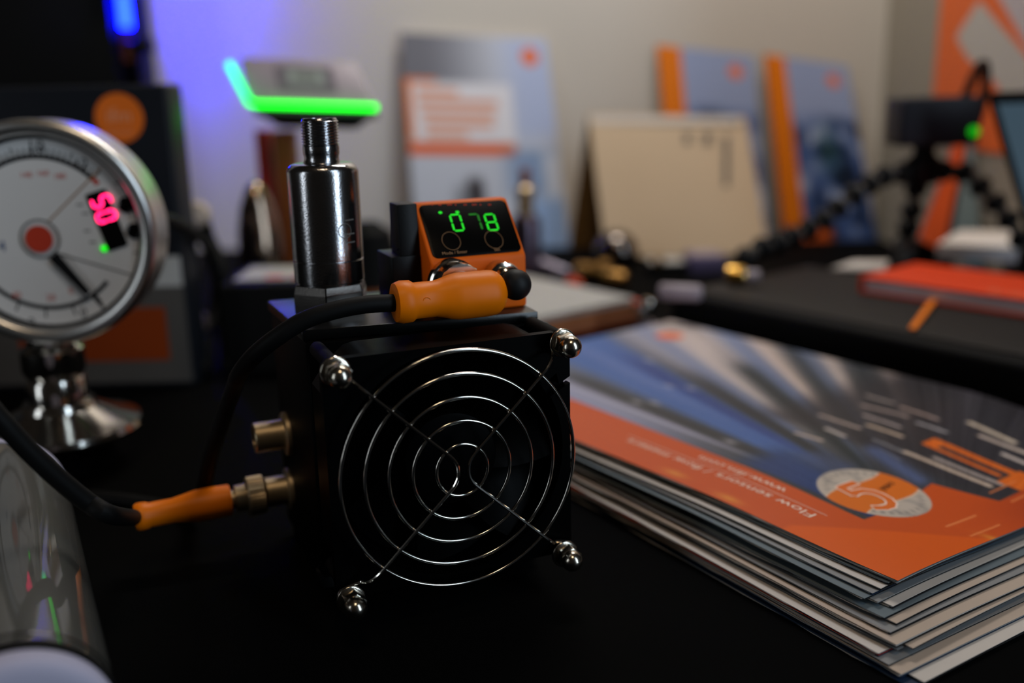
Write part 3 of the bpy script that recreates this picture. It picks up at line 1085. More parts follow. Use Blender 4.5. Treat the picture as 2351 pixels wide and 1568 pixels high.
    # thin pale rules on the foot band
    for s0, t0, t1 in ((15.5, 54, 76), (6, 54, 76), (-3, 54, 72), (24, 100, 122), (15, 100, 122)):
        base = blend(base, (232, 130, 70), (1 - sstep(.25, .6, np.abs(s - s0))) * sstep(t0, t0 + 1, t) * (1 - sstep(t1 - 1, t1, t)))
    # round logo at the top corner
    base = blend(base, (232, 112, 60), 1 - sstep(8.6, 9.6, np.hypot((s - 274) / 1.0, t - 171)))
    # anniversary badge
    bs, bt = 48.0, 57.0
    rb = np.hypot(s - bs, t - bt)
    ins = 1 - sstep(21.4, 21.9, rb)
    bad = np.zeros(s.shape + (3,)) + np.array((196, 182, 168.))
    bad = blend(bad, (150, 140, 132), np.exp(-((rb - 18) / 1.2) ** 2) * (0.5 + 0.5 * np.sign(np.sin(np.arctan2(t - bt, s - bs) * 34))))
    bad = blend(bad, (150, 142, 136), np.exp(-((np.hypot(np.abs(s - bs) - 15, t - bt) - 7) / 1.6) ** 2) * 0.6)
    c5 = (s - bs) - (t - bt) * 0.15 + 2.2 * np.sin((t - bt) * 0.12)   # across the orange sash
    bad = blend(bad, (226, 112, 20), (1 - sstep(8.6, 9.1, np.abs(c5))) * 1.0)
    bad = blend(bad, (226, 196, 172), np.exp(-((np.abs(c5) - 9.2) / 0.4) ** 2))
    base = base * (1 - ins[..., None]) + bad * ins[..., None]
    return base


# near corner (px) and top height of each magazine below the top one
M_pg1 = mat('paper_mid_grey', (140, 140, 140), 0.6, spec=0.2, var=0.06)
M_pg2 = mat('paper_sea_grey', (104, 116, 122), 0.6, spec=0.25, var=0.1)
KNOTS = [  # px, py of the near corner and height of the upper face, down the pile
    (2040, 1338, 20.2), (2022, 1351, 18.9), (2003, 1362, 17.7), (1984, 1374, 16.6), (2016, 1382, 15.6), (2050, 1392, 14.6), (2030, 1418, 13.3),
    (2058, 1431, 12.1), (2044, 1452, 10.9), (2058, 1480, 9.6), (2096, 1488, 7.9), (2060, 1492, 7.0), (2017, 1500, 6.3), (2017, 1504, 5.5),
    (2040, 1526, 4.5), (2069, 1548, 3.6), (2122, 1566, 2.1), (2092, 1580, 0.9)]
SKIN = [('sea grey', M_pg2, M_teal), ('white', M_paper, M_paperg), ('mid grey', M_pg1, M_teal), ('sea grey', M_pg2, M_navy), ('mid grey', M_pg1, M_paper), ('white', M_paper, M_paperg), ('sea grey', M_pg2, M_paperg),
        ('beige', M_paperb, M_teal), ('mid grey', M_pg1, M_paper), ('beige', M_paperb, M_paper), ('beige', M_paperb, M_paper), ('mid grey', M_pg1, M_paperg), ('white', M_paper, M_paperg), ('orange red', M_red, M_paper),
        ('mid grey', M_pg1, M_dkpap), ('beige', M_paperb, M_paperg), ('white', M_paper, M_paper), ('navy', M_navy, M_dkpap)]
ORD = 'second third fourth fifth sixth seventh eighth ninth tenth eleventh twelfth thirteenth fourteenth fifteenth sixteenth seventeenth eighteenth nineteenth'.split()
PILE, PLAB = [], []
for i, ((px, py, z), (cn_, cm, pm)) in enumerate(zip(KNOTS, SKIN)):
    zn = KNOTS[i + 1][2] if i + 1 < len(KNOTS) else 0.0
    PILE.append((px, py, z, z - zn - 0.05, cm, pm, 0.0))
    PLAB.append('%s magazine, %s from the top of the tall pile beside the fan' % (cn_, ORD[i]) if i < len(KNOTS) - 1 else 'navy booklet at the very bottom of the tall pile, flat on the desk')


def magazine(px, py, zt, th, cov, pag, rot, label, first=False):
    c = at_z(px, py, zt * (1.0 if first else float(squash(0, 0))))
    if first:
        off = (0.0, 0.0)
    else:
        d = c - MB0
        off = (d.dot(me1), d.dot(me2))
        rot = (random.uniform(-2.0, 0.5) - off[1]) / 300
    g = thing('magazine', label, 'magazine', v3(MB0.x + 60, MB0.y + 160, 0), 0, 'magazines in the foreground pile')
    zb = zt - th + 0.12
    ct = 0.16
    ph = px * 0.37
    slab('cover', cov, g, 0, MH - 2, 0, MW - 2, zt - ct, zt, off, rot, *((70, 50) if first else (24, 14)))
    slab('back_cover', M_navy if int(px) % 2 else M_dkpap, g, 0, MH - 2, 0.2, MW - 2, zb + 0.05, zb + 0.05 + ct, off, rot)  # dark colours stand in for the shadow lines between magazines
    k = max(1, int((th - 2 * ct) / 0.28))
    hgt = (th - 2 * ct - 0.08) / k
    mbp = None
    for i in range(k):
        z0 = zb + 0.06 + ct + hgt * i
        jit = random.uniform(0.2, 1.5)
        pr = rot + random.uniform(-0.004, 0.004)
        slab('page', pag if i % 3 else M_paperg, g, jit, MH - 3, 0.25 + 0.5 * jit * (i % 2), MW - 3.5, z0, z0 + hgt * random.uniform(0.45, 0.85), off, pr, wav=0.35, ph=ph + i)
    return g


top = magazine(0, 0, MT, 1.75, M_teal, M_paperg, 0.0, 'topmost magazine of the tall pile, orange and blue printed cover with a round badge', first=True)
for row, lab in zip(PILE, PLAB):
    magazine(*row, lab)


def cov_pos(u, v, lift=0.10):
    s, t = u * (MH - 2), v * (MW - 2)
    q = MB0 + me1 * s + me2 * t
    return v3(q.x, q.y, (MT) * float(squash(s, t)) + lift)


def cov_xyz(s, t, lift=0.16):
    return cov_pos(s / (MH - 2), t / (MW - 2), lift)


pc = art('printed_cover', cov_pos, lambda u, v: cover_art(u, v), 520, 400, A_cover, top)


def cov_text(name, body, s, t, size, m_, mm=None, xs=1.0):
    """lettering that runs up the spine band; each letter follows the sagging cover"""
    o_ = text(name, body, m_, top, (0, 0, 0), X, Y, size, world=False, align='LEFT', lift=0)
    for vt in o_.data.vertices:
        a, b = vt.co.x / S * xs, vt.co.y / S
        p = cov_xyz(s + a, t - b, 0.2) - top.location / S
        vt.co = p * S
    return o_


cov_text('cover_title', 'Flow sensors / flow meters', 46, 18.0, 4.4, M_inkw, xs=1.47)
cov_text('cover_title', 'www.ifm.com', 67, 27.0, 4.3, M_inkw, xs=1.34)
mb = MB()
for i in range(40):
    s0, s1 = 44 + 108 * i / 40, 44 + 108 * (i + 1) / 40
    mb.add([cov_xyz(a, b, 0.2) for a, b in ((s0, 22.2), (s1, 22.2), (s1, 22.5), (s0, 22.5))], [(0, 1, 2, 3)])
mb.build('title_rule', M_inkw, top, world=True)
# badge lettering: big 5 with pale outline and the word years
def badge_text(name, body, s, t, ang, size, m_, lift):
    o_ = text(name, body, m_, top, (0, 0, 0), X, Y, size, world=False, align='CENTER', lift=0)
    ca, sa = math.cos(ang), math.sin(ang)
    for vt in o_.data.vertices:
        a, b = vt.co.x / S, vt.co.y / S
        ds_, dt_ = a * ca - b * sa, a * sa + b * ca
        vt.co = (cov_xyz(s - dt_, t + ds_, lift) - top.location / S) * S
    return o_


# on the page, letters read along +t with tops along +s
def badge_draw(name, strokes, w, m_, lift):
    mb = MB()
    for st in strokes:
        for (a0, b0), (a1, b1) in zip(st[:-1], st[1:]):
            d = Vector((a1 - a0, b1 - b0))
            L = d.length
            d /= L
            n2 = Vector((-d.y, d.x)) * w / 2
            e = d * w * 0.25
            q = [Vector((a0, b0)) - e - n2, Vector((a1, b1)) + e - n2, Vector((a1, b1)) + e + n2, Vector((a0, b0)) - e + n2]
            mb.add([cov_xyz(48.0 + p.y, 57.0 + p.x, lift) for p in q], [(0, 1, 2, 3)])
    return mb.build(name, m_, top, world=True)


five = [[(0.2, 9.0), (-8.6, 9.0), (-9.4, 2.6), (-6.4, 3.2), (-3.0, 2.4), (-0.8, -0.2), (-0.1, -3.4), (-0.6, -6.8), (-2.6, -9.8), (-5.6, -11.4), (-9.0, -11.2), (-12.4, -9.4)]]
badge_draw('badge_figure', five, 4.6, M_inkw, 0.2)
badge_draw('badge_figure', five, 3.2, M_inko, 0.24)
o_ = text('badge_word', 'years', M_ink, top, (0, 0, 0), X, Y, 3.4, world=False, align='CENTER', lift=0)
for vt in o_.data.vertices:
    a, b = vt.co.x / S, vt.co.y / S
    vt.co = (cov_xyz(48.6 + b + 0.15 * a, 66.5 + a, 0.26) - top.location / S) * S

# ------------------------------------------------------------------ black case behind the pile, with notebook and papers
cs0 = MB0 + me2 * 218
casex, casey = me1, me2


def cw(s, t, z):
    return cs0 + me1 * s + me2 * t + Z * z


CH = 37.0
case = thing('black_case', 'long flat black case with rounded edges behind the magazine pile', 'case', cw(60, 60, 0))
MB().hexa([cw(-200, 0, 0), cw(-200, 150, 0), cw(322, 150, 0), cw(322, 0, 0)], [cw(-200, 0, CH), cw(-200, 150, CH), cw(322, 150, CH), cw(322, 0, CH)]).build('body', M_blkm, case, world=True, bevel=5, seg=4)
MB().hexa([cw(-190, 12, CH), cw(-190, 144, CH), cw(314, 144, CH), cw(314, 12, CH)], [cw(-190, 12, CH + .8), cw(-190, 144, CH + .8), cw(314, 144, CH + .8), cw(314, 12, CH + .8)]).build('top_panel', mat('case_top', (34, 31, 29), 0.6, spec=0.15), case, world=True, bevel=0.3)
CT = CH + 0.8

n00 = at_z(1972, 672, CT)          # front-left corner of the notebook
n10 = at_z(2420, 742, CT)
ndx = (n10 - n00)
ndx.z = 0
ndx.normalize()
ndy = v3(-ndx.y, ndx.x, 0)
nb = thing('notebook', 'orange hardback notebook with a ribbon marker lying on the black case', 'notebook', n00)


def nw(a, b, z):
    return n00 + ndx * a + ndy * b + Z * (z)


def nslab(name, m_, a0, a1, b0, b1, z0, z1, bev=0.3):
    return MB().hexa([nw(a0, b0, z0), nw(a1, b0, z0), nw(a1, b1, z0), nw(a0, b1, z0)], [nw(a0, b0, z1), nw(a1, b0, z1), nw(a1, b1, z1), nw(a0, b1, z1)]).build(name, m_, nb, world=True, bevel=bev)


NW, ND = 160, 72
nslab('back_cover', M_book, 0, NW, 0, ND, 0.05, 1.8, 0.6)
nslab('pages', M_pages, 3, NW - 3, 2.2, ND - 2, 1.8, 9.4, 0.2)
nslab('front_cover', M_book, 0, NW, 0, ND, 9.4, 11.4, 0.8)
nslab('spine', M_book, -0.8, 1.6, 0, ND, 0.5, 11.2, 0.7)
r0 = hit(2143, 690, nw(0, -0.6, 0), ndy)
r1 = at_z(2118, 724, CT + 2.0)
r2 = at_z(2094, 756, CT + 1.2)
mb = MB()
pts = spline([r0 + ndy * 3, r0, r1, r2], 6)
vs, fs = [], []
for p in pts:
    vs += [p - ndx * 1.9, p + ndx * 1.9, p + ndx * 1.9 + v3(0, 0.3, 0.5), p - ndx * 1.9 + v3(0, 0.3, 0.5)]
for i in range(len(pts) - 1):
    for k in range(4):
        fs.append((4 * i + k, 4 * i + (k + 1) % 4, 4 * i + 4 + (k + 1) % 4, 4 * i + 4 + k))
mb.add(vs, fs).build('ribbon', M_rib, nb, world=True)
nx0 = nw(45, 20, 15.45)
text('cover_lettering', 'ifm electronic', M_inkp, nb, nw(104, 12, 11.42), ndx, ndy, 6.0)

p0 = at_z(1905, 618, CT)
ps = thing('paper_sheet', 'pale paper sheet sticking out from under the orange notebook', 'paper', p0)
MB().hexa([p0, at_z(2030, 622, CT), at_z(2040, 600, CT), at_z(1960, 600, CT)], [q + Z * 0.4 for q in (p0, at_z(2030, 622, CT), at_z(2040, 600, CT), at_z(1960, 600, CT))]).build('sheet', M_paper, ps, world=True)

p0 = at_z(2150, 592, CT)
wp = thing('paper_pad', 'white paper pad behind the orange notebook at the case back edge', 'paper', p0)
q = [at_z(2150, 590, CT), at_z(2470, 610, CT), at_z(2480, 560, CT), at_z(2200, 556, CT)]
for i in range(4):
    MB().hexa([a + Z * (0.2 + 2.6 * i) for a in q], [a + Z * (2.6 + 2.6 * i) for a in q]).build('leaf', M_paper if i % 2 else M_pages, wp, world=True)

# ------------------------------------------------------------------ paper pile behind the fan
pw0 = at_z(1470, 735, 0)
pw1 = at_z(1225, 790, 0)
pdx = (pw1 - pw0)
pdx.normalize()
pdy = v3(pdx.y, -pdx.x, 0)
if pdy.y < 0:
    pdy = -pdy
stk = [(0, 5.0, M_red, M_inkt, 'brown and red edged catalogue at the bottom of the low pile behind the fan'), (5.1, 4.6, M_cardb, M_inkp, 'kraft edged catalogue second from the bottom of the low pile behind the fan'),
       (9.8, 4.6, M_red, M_cardb, 'orange edged catalogue second from the top of the low pile behind the fan'), (14.5, 4.2, M_paperg, M_paperb, 'topmost catalogue of the low pile behind the fan, plain pale cover')]
for i, (z0, th, m1, m2, lab) in enumerate(stk):
    g = thing('catalogue', lab, 'catalogue', v3(pw0.x, pw0.y, z0), 0, 'catalogues in the low pile')
    sh = (0, 4, -3, 6)[i]

    def pq(a, b, z):
        return pw0 + pdx * (a + sh) + pdy * b + Z * z
    for nm, mm_, za, zb_, ins in (('back_cover', m1, z0 + .05, z0 + .6, 0), ('pages', m2, z0 + .6, z0 + th - .7, 1.5), ('cover', m1 if i < 3 else M_paperg, z0 + th - .7, z0 + th, 0)):
        MB().hexa([pq(ins, ins, za), pq(205, ins, za), pq(205, 148 - ins, za), pq(ins, 148 - ins, za)], [pq(ins, ins, zb_), pq(205, ins, zb_), pq(205, 148 - ins, zb_), pq(ins, 148 - ins, zb_)]).build(nm, mm_, g, world=True, bevel=0.15)

# ------------------------------------------------------------------ dark carton and tower on the left
BY = 600.0
br = at_y(380, 192, BY)
BH = br.z
carton = thing('carton', 'dark carton with a round orange logo and an orange label behind the dial gauge', 'box', v3(br.x - 100, BY + 15, 0))
MB().box((br.x - 150, BY + 15, BH / 2), (300, 30, BH)).build('body', M_carton, carton, world=True, bevel=2.5, seg=3)
lower = MB().box((br.x - 150, BY - 0.4, BH * 0.22), (296, 0.8, BH * 0.40)).build('lower_panel', M_cartg, carton, world=True)
a0 = at_y(200, 830, BY - 1)
a1 = at_y(378, 705, BY - 1)
MB().box(((a0.x + a1.x) / 2 - 20, BY - 1.0, (a0.z + a1.z) / 2), (a1.x - a0.x + 40, 0.5, a1.z - a0.z)).build('orange_label', mat('label_print', (128, 50, 12), 0.6, spec=0.1), carton, world=True)  # orange darkened, shade on the lower carton put into the print colour
lc = at_y(274, 271, BY)
MB().prism([(14.2 * math.cos(2 * math.pi * i / 48), 14.2 * math.sin(2 * math.pi * i / 48)) for i in range(48)], lc + v3(0, -0.05, 0), X, Z, -Y, 0.3).build('logo_disc', M_inko, carton, world=True)
text('logo_lettering', 'ifm', M_inkp, carton, lc + v3(0, -0.4, 1), X, Z, 8.5)
text('logo_lettering', 'electronic', M_inkp, carton, lc + v3(0, -0.4, -8.0), X, Z, 2.6)
a0 = at_y(400, 620, BY)
MB().box((br.x - 25, BY - 0.9, BH * 0.40), (46, 0.4, BH * 0.1)).build('pale_sticker', M_paperg, carton, world=True)

TWY = 1076.0
tr = at_y(262, 100, TWY)
tower = thing('equipment_tower', 'tall black cabinet with a blue light bar standing behind the dark carton', 'cabinet', v3(tr.x - 80, TWY + 55, 0))
MB().box((tr.x - 150, TWY + 42, 240), (300, 84, 479.8)).build('body', M_blkm, tower, world=True, bevel=2)
sp = at_y(292, 100, TWY + 20)
MB().box((tr.x + 6, TWY + 50, 240), (18, 50, 479.8)).build('side_rail', M_blk, tower, world=True, bevel=1.5)
b0 = at_y(290, 62, TWY + 10)
MB().tube([b0, b0 + Z * 60, b0 + Z * 230], 5.2, 16).build('light_bar', E_blue, tower, world=True, smooth=True)
zl = at_y(290, -14, TWY).z
MB().box((b0.x + 2, TWY - 4, (zl + 480) / 2), (30, 4, 480 - zl)).build('light_shield', M_blkm, tower, world=True, bevel=.5)  # unseen shield added above the view to keep blue off the gauge
MB().box((b0.x + 13, TWY + 6, 330), (3, 24, 300)).build('side_shield', M_blkm, tower, world=True, bevel=.5)  # dark edge beside the bar, sized to keep blue off the right wall
MB().cyl(at_y(296, 72, TWY + 12), at_y(303, 140, TWY + 12), 8.0, 16).build('bar_holder', M_brown, tower, world=True, smooth=True)
kb = at_y(332, 104, TWY + 4)
MB().lathe([(7.5, -14), (7.5, 8), (6.4, 9.5)], kb, X, 24).build('knob', M_blk, tower, world=True, smooth=True)

# ------------------------------------------------------------------ green lit display on a stand
DY0, DY1 = 770.0, 800.0
ld = thing('lit_display', 'grey display head with a glowing green edge on a dark stand near the wall', 'display', v3(at_y(700, 300, DY0).x, 800, 0))
A, B_, Cc, D_ = at_y(578, 243, DY0), at_y(868, 250, DY0), at_y(818, 140, DY1), at_y(548, 128, DY1)
nrm = (B_ - A).cross(D_ - A).normalized()
if nrm.y > 0:
    nrm = -nrm
bk = -nrm * 14
head = MB().hexa([A + bk, B_ + bk, Cc + bk, D_ + bk], [A, B_, Cc, D_]).build('head', M_grey, ld, world=True, bevel=2.5, seg=3)
dq = [at_y(618, 205, DY0 + 7), at_y(820, 214, DY0 + 7), at_y(790, 152, DY1 - 2), at_y(600, 146, DY1 - 2)]


def quad_on(px, lift):
    return [hit(x, y, A + nrm * lift, nrm) for x, y in px]


q = quad_on(((640, 205), (775, 210), (760, 155), (628, 150)), 0.2)
MB().add(q, [(0, 1, 2, 3)]).build('dark_panel', mat('panel_shade', (112, 104, 112), 0.35, spec=0.4), head, world=True)
q = quad_on(((662, 193), (748, 196), (742, 160), (656, 157)), 0.5)
MB().add(q, [(0, 1, 2, 3)]).build('lcd', E_lcd, head, world=True)
text('lcd_figures', '888', M_inkg, head, sum(q, Vector()) / 4 + nrm * 0.2, (q[1] - q[0]), (q[3] - q[0]), 8)
g0, g1, g2 = at_y(527, 148, DY1 - 6), at_y(574, 238, DY0 - 3), at_y(865, 247, DY0 - 3)
mb = MB()
mb.tube([g0, g0 * .35 + g1 * .65, g1 + (g0 - g1) * .08], 2.5, 14)
mb.build('light_bar', E_barc, ld, world=True, smooth=True)
mb = MB()
mb.tube(spline([g1 + (g0 - g1) * .08, g1 + (g2 - g1) * .03, g1 * .7 + g2 * .3, g2], 4), 2.3, 14)
mb.build('light_bar', E_bar, ld, world=True, smooth=True)
u0, u1, u2, u3 = at_y(590, 262, DY0 + 4), at_y(850, 268, DY0 + 4), at_y(815, 296, DY0 + 22), at_y(640, 292, DY0 + 22)
MB().hexa([u3, u2, u2 + Y * 22, u3 + Y * 22], [u0, u1, u1 + Y * 26, u0 + Y * 26]).build('underside', M_blk, ld, world=True, bevel=1.5)
sb = at_y(655, 300, 800)
MB().box((sb.x - 2, 806, sb.z / 2), (18, 16, sb.z)).build('stand_post', M_brown, ld, world=True, bevel=2)
sb = at_y(590, 300, 800)
MB().box((sb.x + 2, 812, sb.z / 2 + 20), (12, 10, sb.z - 40)).build('red_strut', M_darkred, ld, world=True, bevel=1)
MB().box((at_y(655, 300, 800).x, 806, 3), (90, 50, 6)).build('stand_foot', M_blkm, ld, world=True, bevel=1.5)

# dark metal probe left of the steel transmitter
pb = at_z(592, 640, 0)
pr_ = thing('metal_probe', 'dark shiny bullet shaped metal probe in front of the lit display stand', 'sensor', v3(at_y(592, 500, 752).x, 752, 0))
MB().lathe([(15, 0), (16, 2), (16, 60), (15.5, 76), (12.5, 94), (7, 108), (3.5, 112), (1e-3, 113)], (0, 0, 0), Z, 40).build('body', mat('dark_chrome', (160, 140, 122), 0.18, metal=1.0), pr_, smooth=True, angle=40)
MB().lathe([(17, 0), (17, 9)], (0, 0, 0), Z, 32).build('collar', M_blk, pr_, smooth=True)

# dark round probe just behind the transmitter
pb = at_y(860, 600, 700)
pr2 = thing('metal_probe', 'short black capped cylinder between the steel transmitter and the orange sensor', 'sensor', v3(pb.x - 12, 760, 0))
MB().lathe([(20, 0), (20, 60), (18, 72), (10, 78), (8, 80)], (0, 0, 0), Z, 32).build('body', M_blkm, pr2, smooth=True)
MB().lathe([(20.4, 24), (20.4, 30)], (0, 0, 0), Z, 32).build('band', M_brown, pr2, smooth=True)

# switch box with a label
s0 = at_y(520, 660, 640)
sw = thing('switch_box', 'squat black box with a pale striped label left of the steel transmitter', 'box', v3(s0.x + 30, 670, 0))
szt = at_y(520, 655, 625).z
MB().box((s0.x + 38, 665, szt / 2), (80, 80, szt)).build('body', M_blkm, sw, world=True, bevel=3, seg=3)
MB().box((s0.x + 36, 665, szt + .2), (62, 50, 0.4)).build('label_plate', M_paperg, sw, world=True)
for k, (dx, w) in enumerate(((-6, 12), (16, 22))):
    MB().box((s0.x + 36 + dx, 648, szt + .5), (w, 8, 0.3)).build('label_stripe', M_red, sw, world=True)

# small pale connector and loose black leads by the carton
c0_ = at_y(455, 492, 690)
lead = thing('plug_lead', 'black lead with a pale round plug hanging beside the dark carton', 'cable', v3(c0_.x, 690, 0))
mb = MB()
mb.lathe([(7, -7), (8.5, -5), (8.5, 6), (6, 9)], c0_, v3(0.2, -0.9, 0.2), 24)
mb.build('plug', M_paperb, lead, world=True, smooth=True)
path = [c0_ + v3(2, 2, -4), at_y(478, 545, 700), at_y(505, 610, 690), at_y(500, 690, 680), at_y(478, 770, 660), at_z(470, 860, 3.4)]
MB().tube(spline(path, 6), 5.0, 12).build('cord', M_cable, lead, world=True, smooth=True)
path = [at_y(366, 498, 500), at_y(405, 512, 540), at_y(440, 532, 590), at_y(478, 568, 645), at_y(500, 640, 665), at_y(512, 720, 660), at_z(520, 850, 3.6)]
MB().tube(spline(path, 6), 3.4, 12).build('cord', M_cable, lead, world=True, smooth=True)
MB().lathe([(3.6, -5), (4.2, 0), (3.6, 5)], at_y(442, 606, 668), Z, 20).build('cord_clip', M_grey, lead, world=True, smooth=True)
MB().lathe([(5.6, -3), (6, 0), (5.6, 3)], at_y(465, 738, 655), X, 20).build('cord_clip', M_grey, lead, world=True, smooth=True)


# ------------------------------------------------------------------ leaning brochures, calendar, wall
def panel_thing(name, label, cat, bl, br_, tl, tr_, thick, mback, group=None):
    g = thing(name, label, cat, v3((bl.x + br_.x) / 2, (bl.y + br_.y) / 2, 0), 0, group)
    n_ = (br_ - bl).cross(tl - bl).normalized()
    b_ = n_ * -thick
    MB().hexa([bl + b_, br_ + b_, tr_ + b_, tl + b_], [bl, br_, tr_, tl]).build('board', mback, g, world=True)

    def pos(u, v, lift=0.15):
        return bl * (1 - u) * (1 - v) + br_ * u * (1 - v) + tl * (1 - u) * v + tr_ * u * v + n_ * lift
    return g, pos, n_


WL = WALLY - 9


def foot(px, py, y):
    p = at_y(px, py, y)
    p.z = max(0.3, p.z)
    return p


# middle leaflet
bl, br_ = foot(958, 574, 1118), foot(1308, 568, 1118)
tl, tr_ = at_y(918, 74, WL), at_y(1253, 92, WL)
g, pos, n_ = panel_thing('leaflet', 'tall leaflet with an orange bar, propped on the wall behind the orange sensor', 'leaflet', bl, br_, tl, tr_, 4.0, M_paper)


def leaf_art(u, v):
    b = np.zeros(u.shape + (3,)) + np.array((196, 200, 212.))
    b = blend(b, (116, 116, 124), sstep(.74, .80, v) * (1 - sstep(.1, .75, u)))
    b = blend(b, (178, 190, 222), sstep(.55, .85, u) * sstep(.45, .6, v))
    b = blend(b, (226, 224, 230), (1 - sstep(.71, .74, u)) * sstep(.49, .52, v) * (1 - sstep(.77, .79, v)))
    for k, (u0, u1) in enumerate(((.08, .36), (.08, .62), (.1, .6), (.12, .58), (.12, .4))):
        vv = .735 - .05 * k
        b = blend(b, (224, 146, 112), sstep(u0 - .02, u0 + .02, u) * (1 - sstep(u1 - .02, u1 + .02, u)) * (1 - sstep(.012, .022, np.abs(v - vv))) * .75)
    b = blend(b, (228, 96, 26), (1 - sstep(.70, .73, u)) * (1 - sstep(.025, .030, np.abs(v - .472))))
    b = blend(b, (226, 120, 50), (1 - sstep(.03, .05, u)) * sstep(.5, .52, v) * (1 - sstep(.78, .8, v)))
    b = blend(b, (226, 120, 60), (1 - sstep(.2, .24, u)) * (1 - sstep(.008, .014, np.abs(v - .785))))
    b = blend(b, (120, 146, 186), sstep(.55, .75, u) * sstep(.2, .3, v) * (1 - sstep(.44, .5, v)) * .8)
    b = blend(b, (206, 214, 230), sstep(.86, .92, u) * (1 - sstep(.42, .5, v)))
    b = blend(b, (150, 178, 220), sstep(.7, .8, u) * (1 - sstep(.2, .28, v)))
    b = blend(b, (40, 32, 34), np.exp(-((u - .42) / .055) ** 4) * sstep(-.1, .02, v) * (1 - sstep(.30, .36, v)))
    b = blend(b, (110, 112, 118), np.exp(-((u - .33) / .05) ** 2) * (1 - sstep(.24, .34, v)) * .8)
    b = blend(b, (232, 112, 52), 1 - sstep(.055, .063, np.hypot(u - .875, (v - .915) * 1.4)))
    return b


art('printed_face', pos, leaf_art, 80, 110, A_wall, g)


def spine_art(seed, logo_u=0.8):
    def f(u, v):
        R_ = np.random.default_rng(seed)
        b = np.zeros(u.shape + (3,)) + np.array((150, 164, 200.))
        k = np.zeros(u.shape)
        for i in range(60):
            cu, cv, ra, amp = R_.uniform(.25, 1), R_.uniform(0, .72), R_.uniform(.05, .12), R_.uniform(-1.2, 1.2)
            k += amp * np.exp(-((u - cu) / ra) ** 2 - ((v - cv) / (ra * .7)) ** 2)
        low = 1 - sstep(.6, .74, v)
        b = blend(b, (56, 82, 138), low * .9)
        b = blend(b, (16, 30, 54), np.clip(k * 1.3, 0, 1) * low)
        b = blend(b, (186, 196, 220), np.clip(-k, 0, 1) * low * .9)
        b = blend(b, (40, 84, 76), np.exp(-((u - .62) / .12) ** 2 - ((v - .5) / .12) ** 2) * .6)
        b = blend(b, (228, 122, 14), 1 - sstep(.235, .25, u))
        b = blend(b, (206, 90, 30), (1 - sstep(.07, .10, v)) * (1 - sstep(.45, .6, u)))
        b = blend(b, (228, 124, 84), 1 - sstep(.07, .085, np.hypot(u - logo_u, (v - .905) * 2.1)))
        return b
    return f


bl, br_ = foot(1548, 580, 1128), foot(1764, 580, 1128)
tl, tr_ = at_y(1508, 103, WL), at_y(1730, 128, WL)
g, pos, n_ = panel_thing('brochure', 'blue brochure with an orange spine propped on the wall behind the blank calendar', 'brochure', bl, br_, tl, tr_, 5.0, M_dkpap, 'orange spined brochures on the wall')
art('printed_face', pos, spine_art(5), 60, 100, A_wall, g)
bl, br_ = foot(1800, 580, 1126), foot(2010, 580, 1126)
tl, tr_ = at_y(1755, 124, WL - 3), at_y(1945, 152, WL - 3)
g, pos, n_ = panel_thing('brochure', 'blue brochure with its full orange spine in view between calendar and tripod', 'brochure', bl, br_, tl, tr_, 5.0, M_dkpap, 'orange spined brochures on the wall')
art('printed_face', pos, spine_art(9), 60, 100, A_wall, g)

# desk calendar: two leaning cards
bl, br_ = foot(1392, 590, 1030), foot(1764, 584, 1030)
tl = at_y(1350, 262, bl.y + 48)
tr_ = at_y(1712, 268, br_.y + 48)
cal = thing('desk_calendar', 'cream desk calendar folded like a tent with its plain sheet forward', 'calendar', v3((bl.x + br_.x) / 2, bl.y + 30, 0))
n_ = (br_ - bl).cross(tl - bl).normalized()


def cpos(u, v, lift=0.0):
    base = bl * (1 - u) * (1 - v) + br_ * u * (1 - v) + tl * (1 - u) * v + tr_ * u * v
    return base + n_ * (lift + 5.0 * (1 - v) ** 2 * sstep(.5, 1, np.array(u)))


for nm, lift, mt in (('card', -2.2, M_cardb), ('sheet', -0.8, M_sheet)):
    vs, fs = [], []
    nu, nv = 8, 8
    for dz in (0, 1):
        for i in range(nu + 1):
            for j in range(nv + 1):
                vs.append(cpos(i / nu, j / nv, lift + dz * (1.2 if nm == 'card' else 0.8)))
    w = nv + 1
    N1 = (nu + 1) * w
    for i in range(nu):
        for j in range(nv):
            b = i * w + j
            fs += [(b, b + w, b + w + 1, b + 1), (N1 + b, N1 + b + 1, N1 + b + w + 1, N1 + b + w)]
    for i in range(nu):
        for b in (i * w, i * w + nv):
            fs.append((b, b + w, N1 + b + w, N1 + b))
    for j in range(nv):
        for b in (j, nu * w + j):
            fs.append((b, b + 1, N1 + b + 1, N1 + b))
    MB().add(vs, fs).build(nm, mt, cal, world=True, smooth=True, angle=30)
sheet = cal.children[-1]


def cal_mark(px0, py0, px1, py1, name, m_):
    ps_ = [hit(x, y, (bl + br_ + tl + tr_) / 4 + n_ * 0.4, n_) for x, y in ((px0, py1), (px1, py1), (px1, py0), (px0, py0))]
    MB().hexa([p - n_ * .5 for p in ps_], [p + n_ * .3 for p in ps_]).build(name, m_, sheet, world=True)


cal_mark(1571, 305, 1586, 328, 'printed_mark', M_inkg)
cal_mark(1615, 306, 1634, 330, 'printed_mark', M_inkg)
cal_mark(1661, 312, 1674, 428, 'printed_column', M_inkg)
cal_mark(1355, 268, 1700, 284, 'binding_strip', M_paper)
rl = foot(1306, 570, 1108)
rr_ = foot(1690, 566, 1108)
MB().hexa([rl + Y * 2, rr_ + Y * 2, tr_ + Y * 4, tl + Y * 4], [rl, rr_, tr_ + Y * 2, tl + Y * 2]).build('rear_card', M_cardb, cal, world=True)

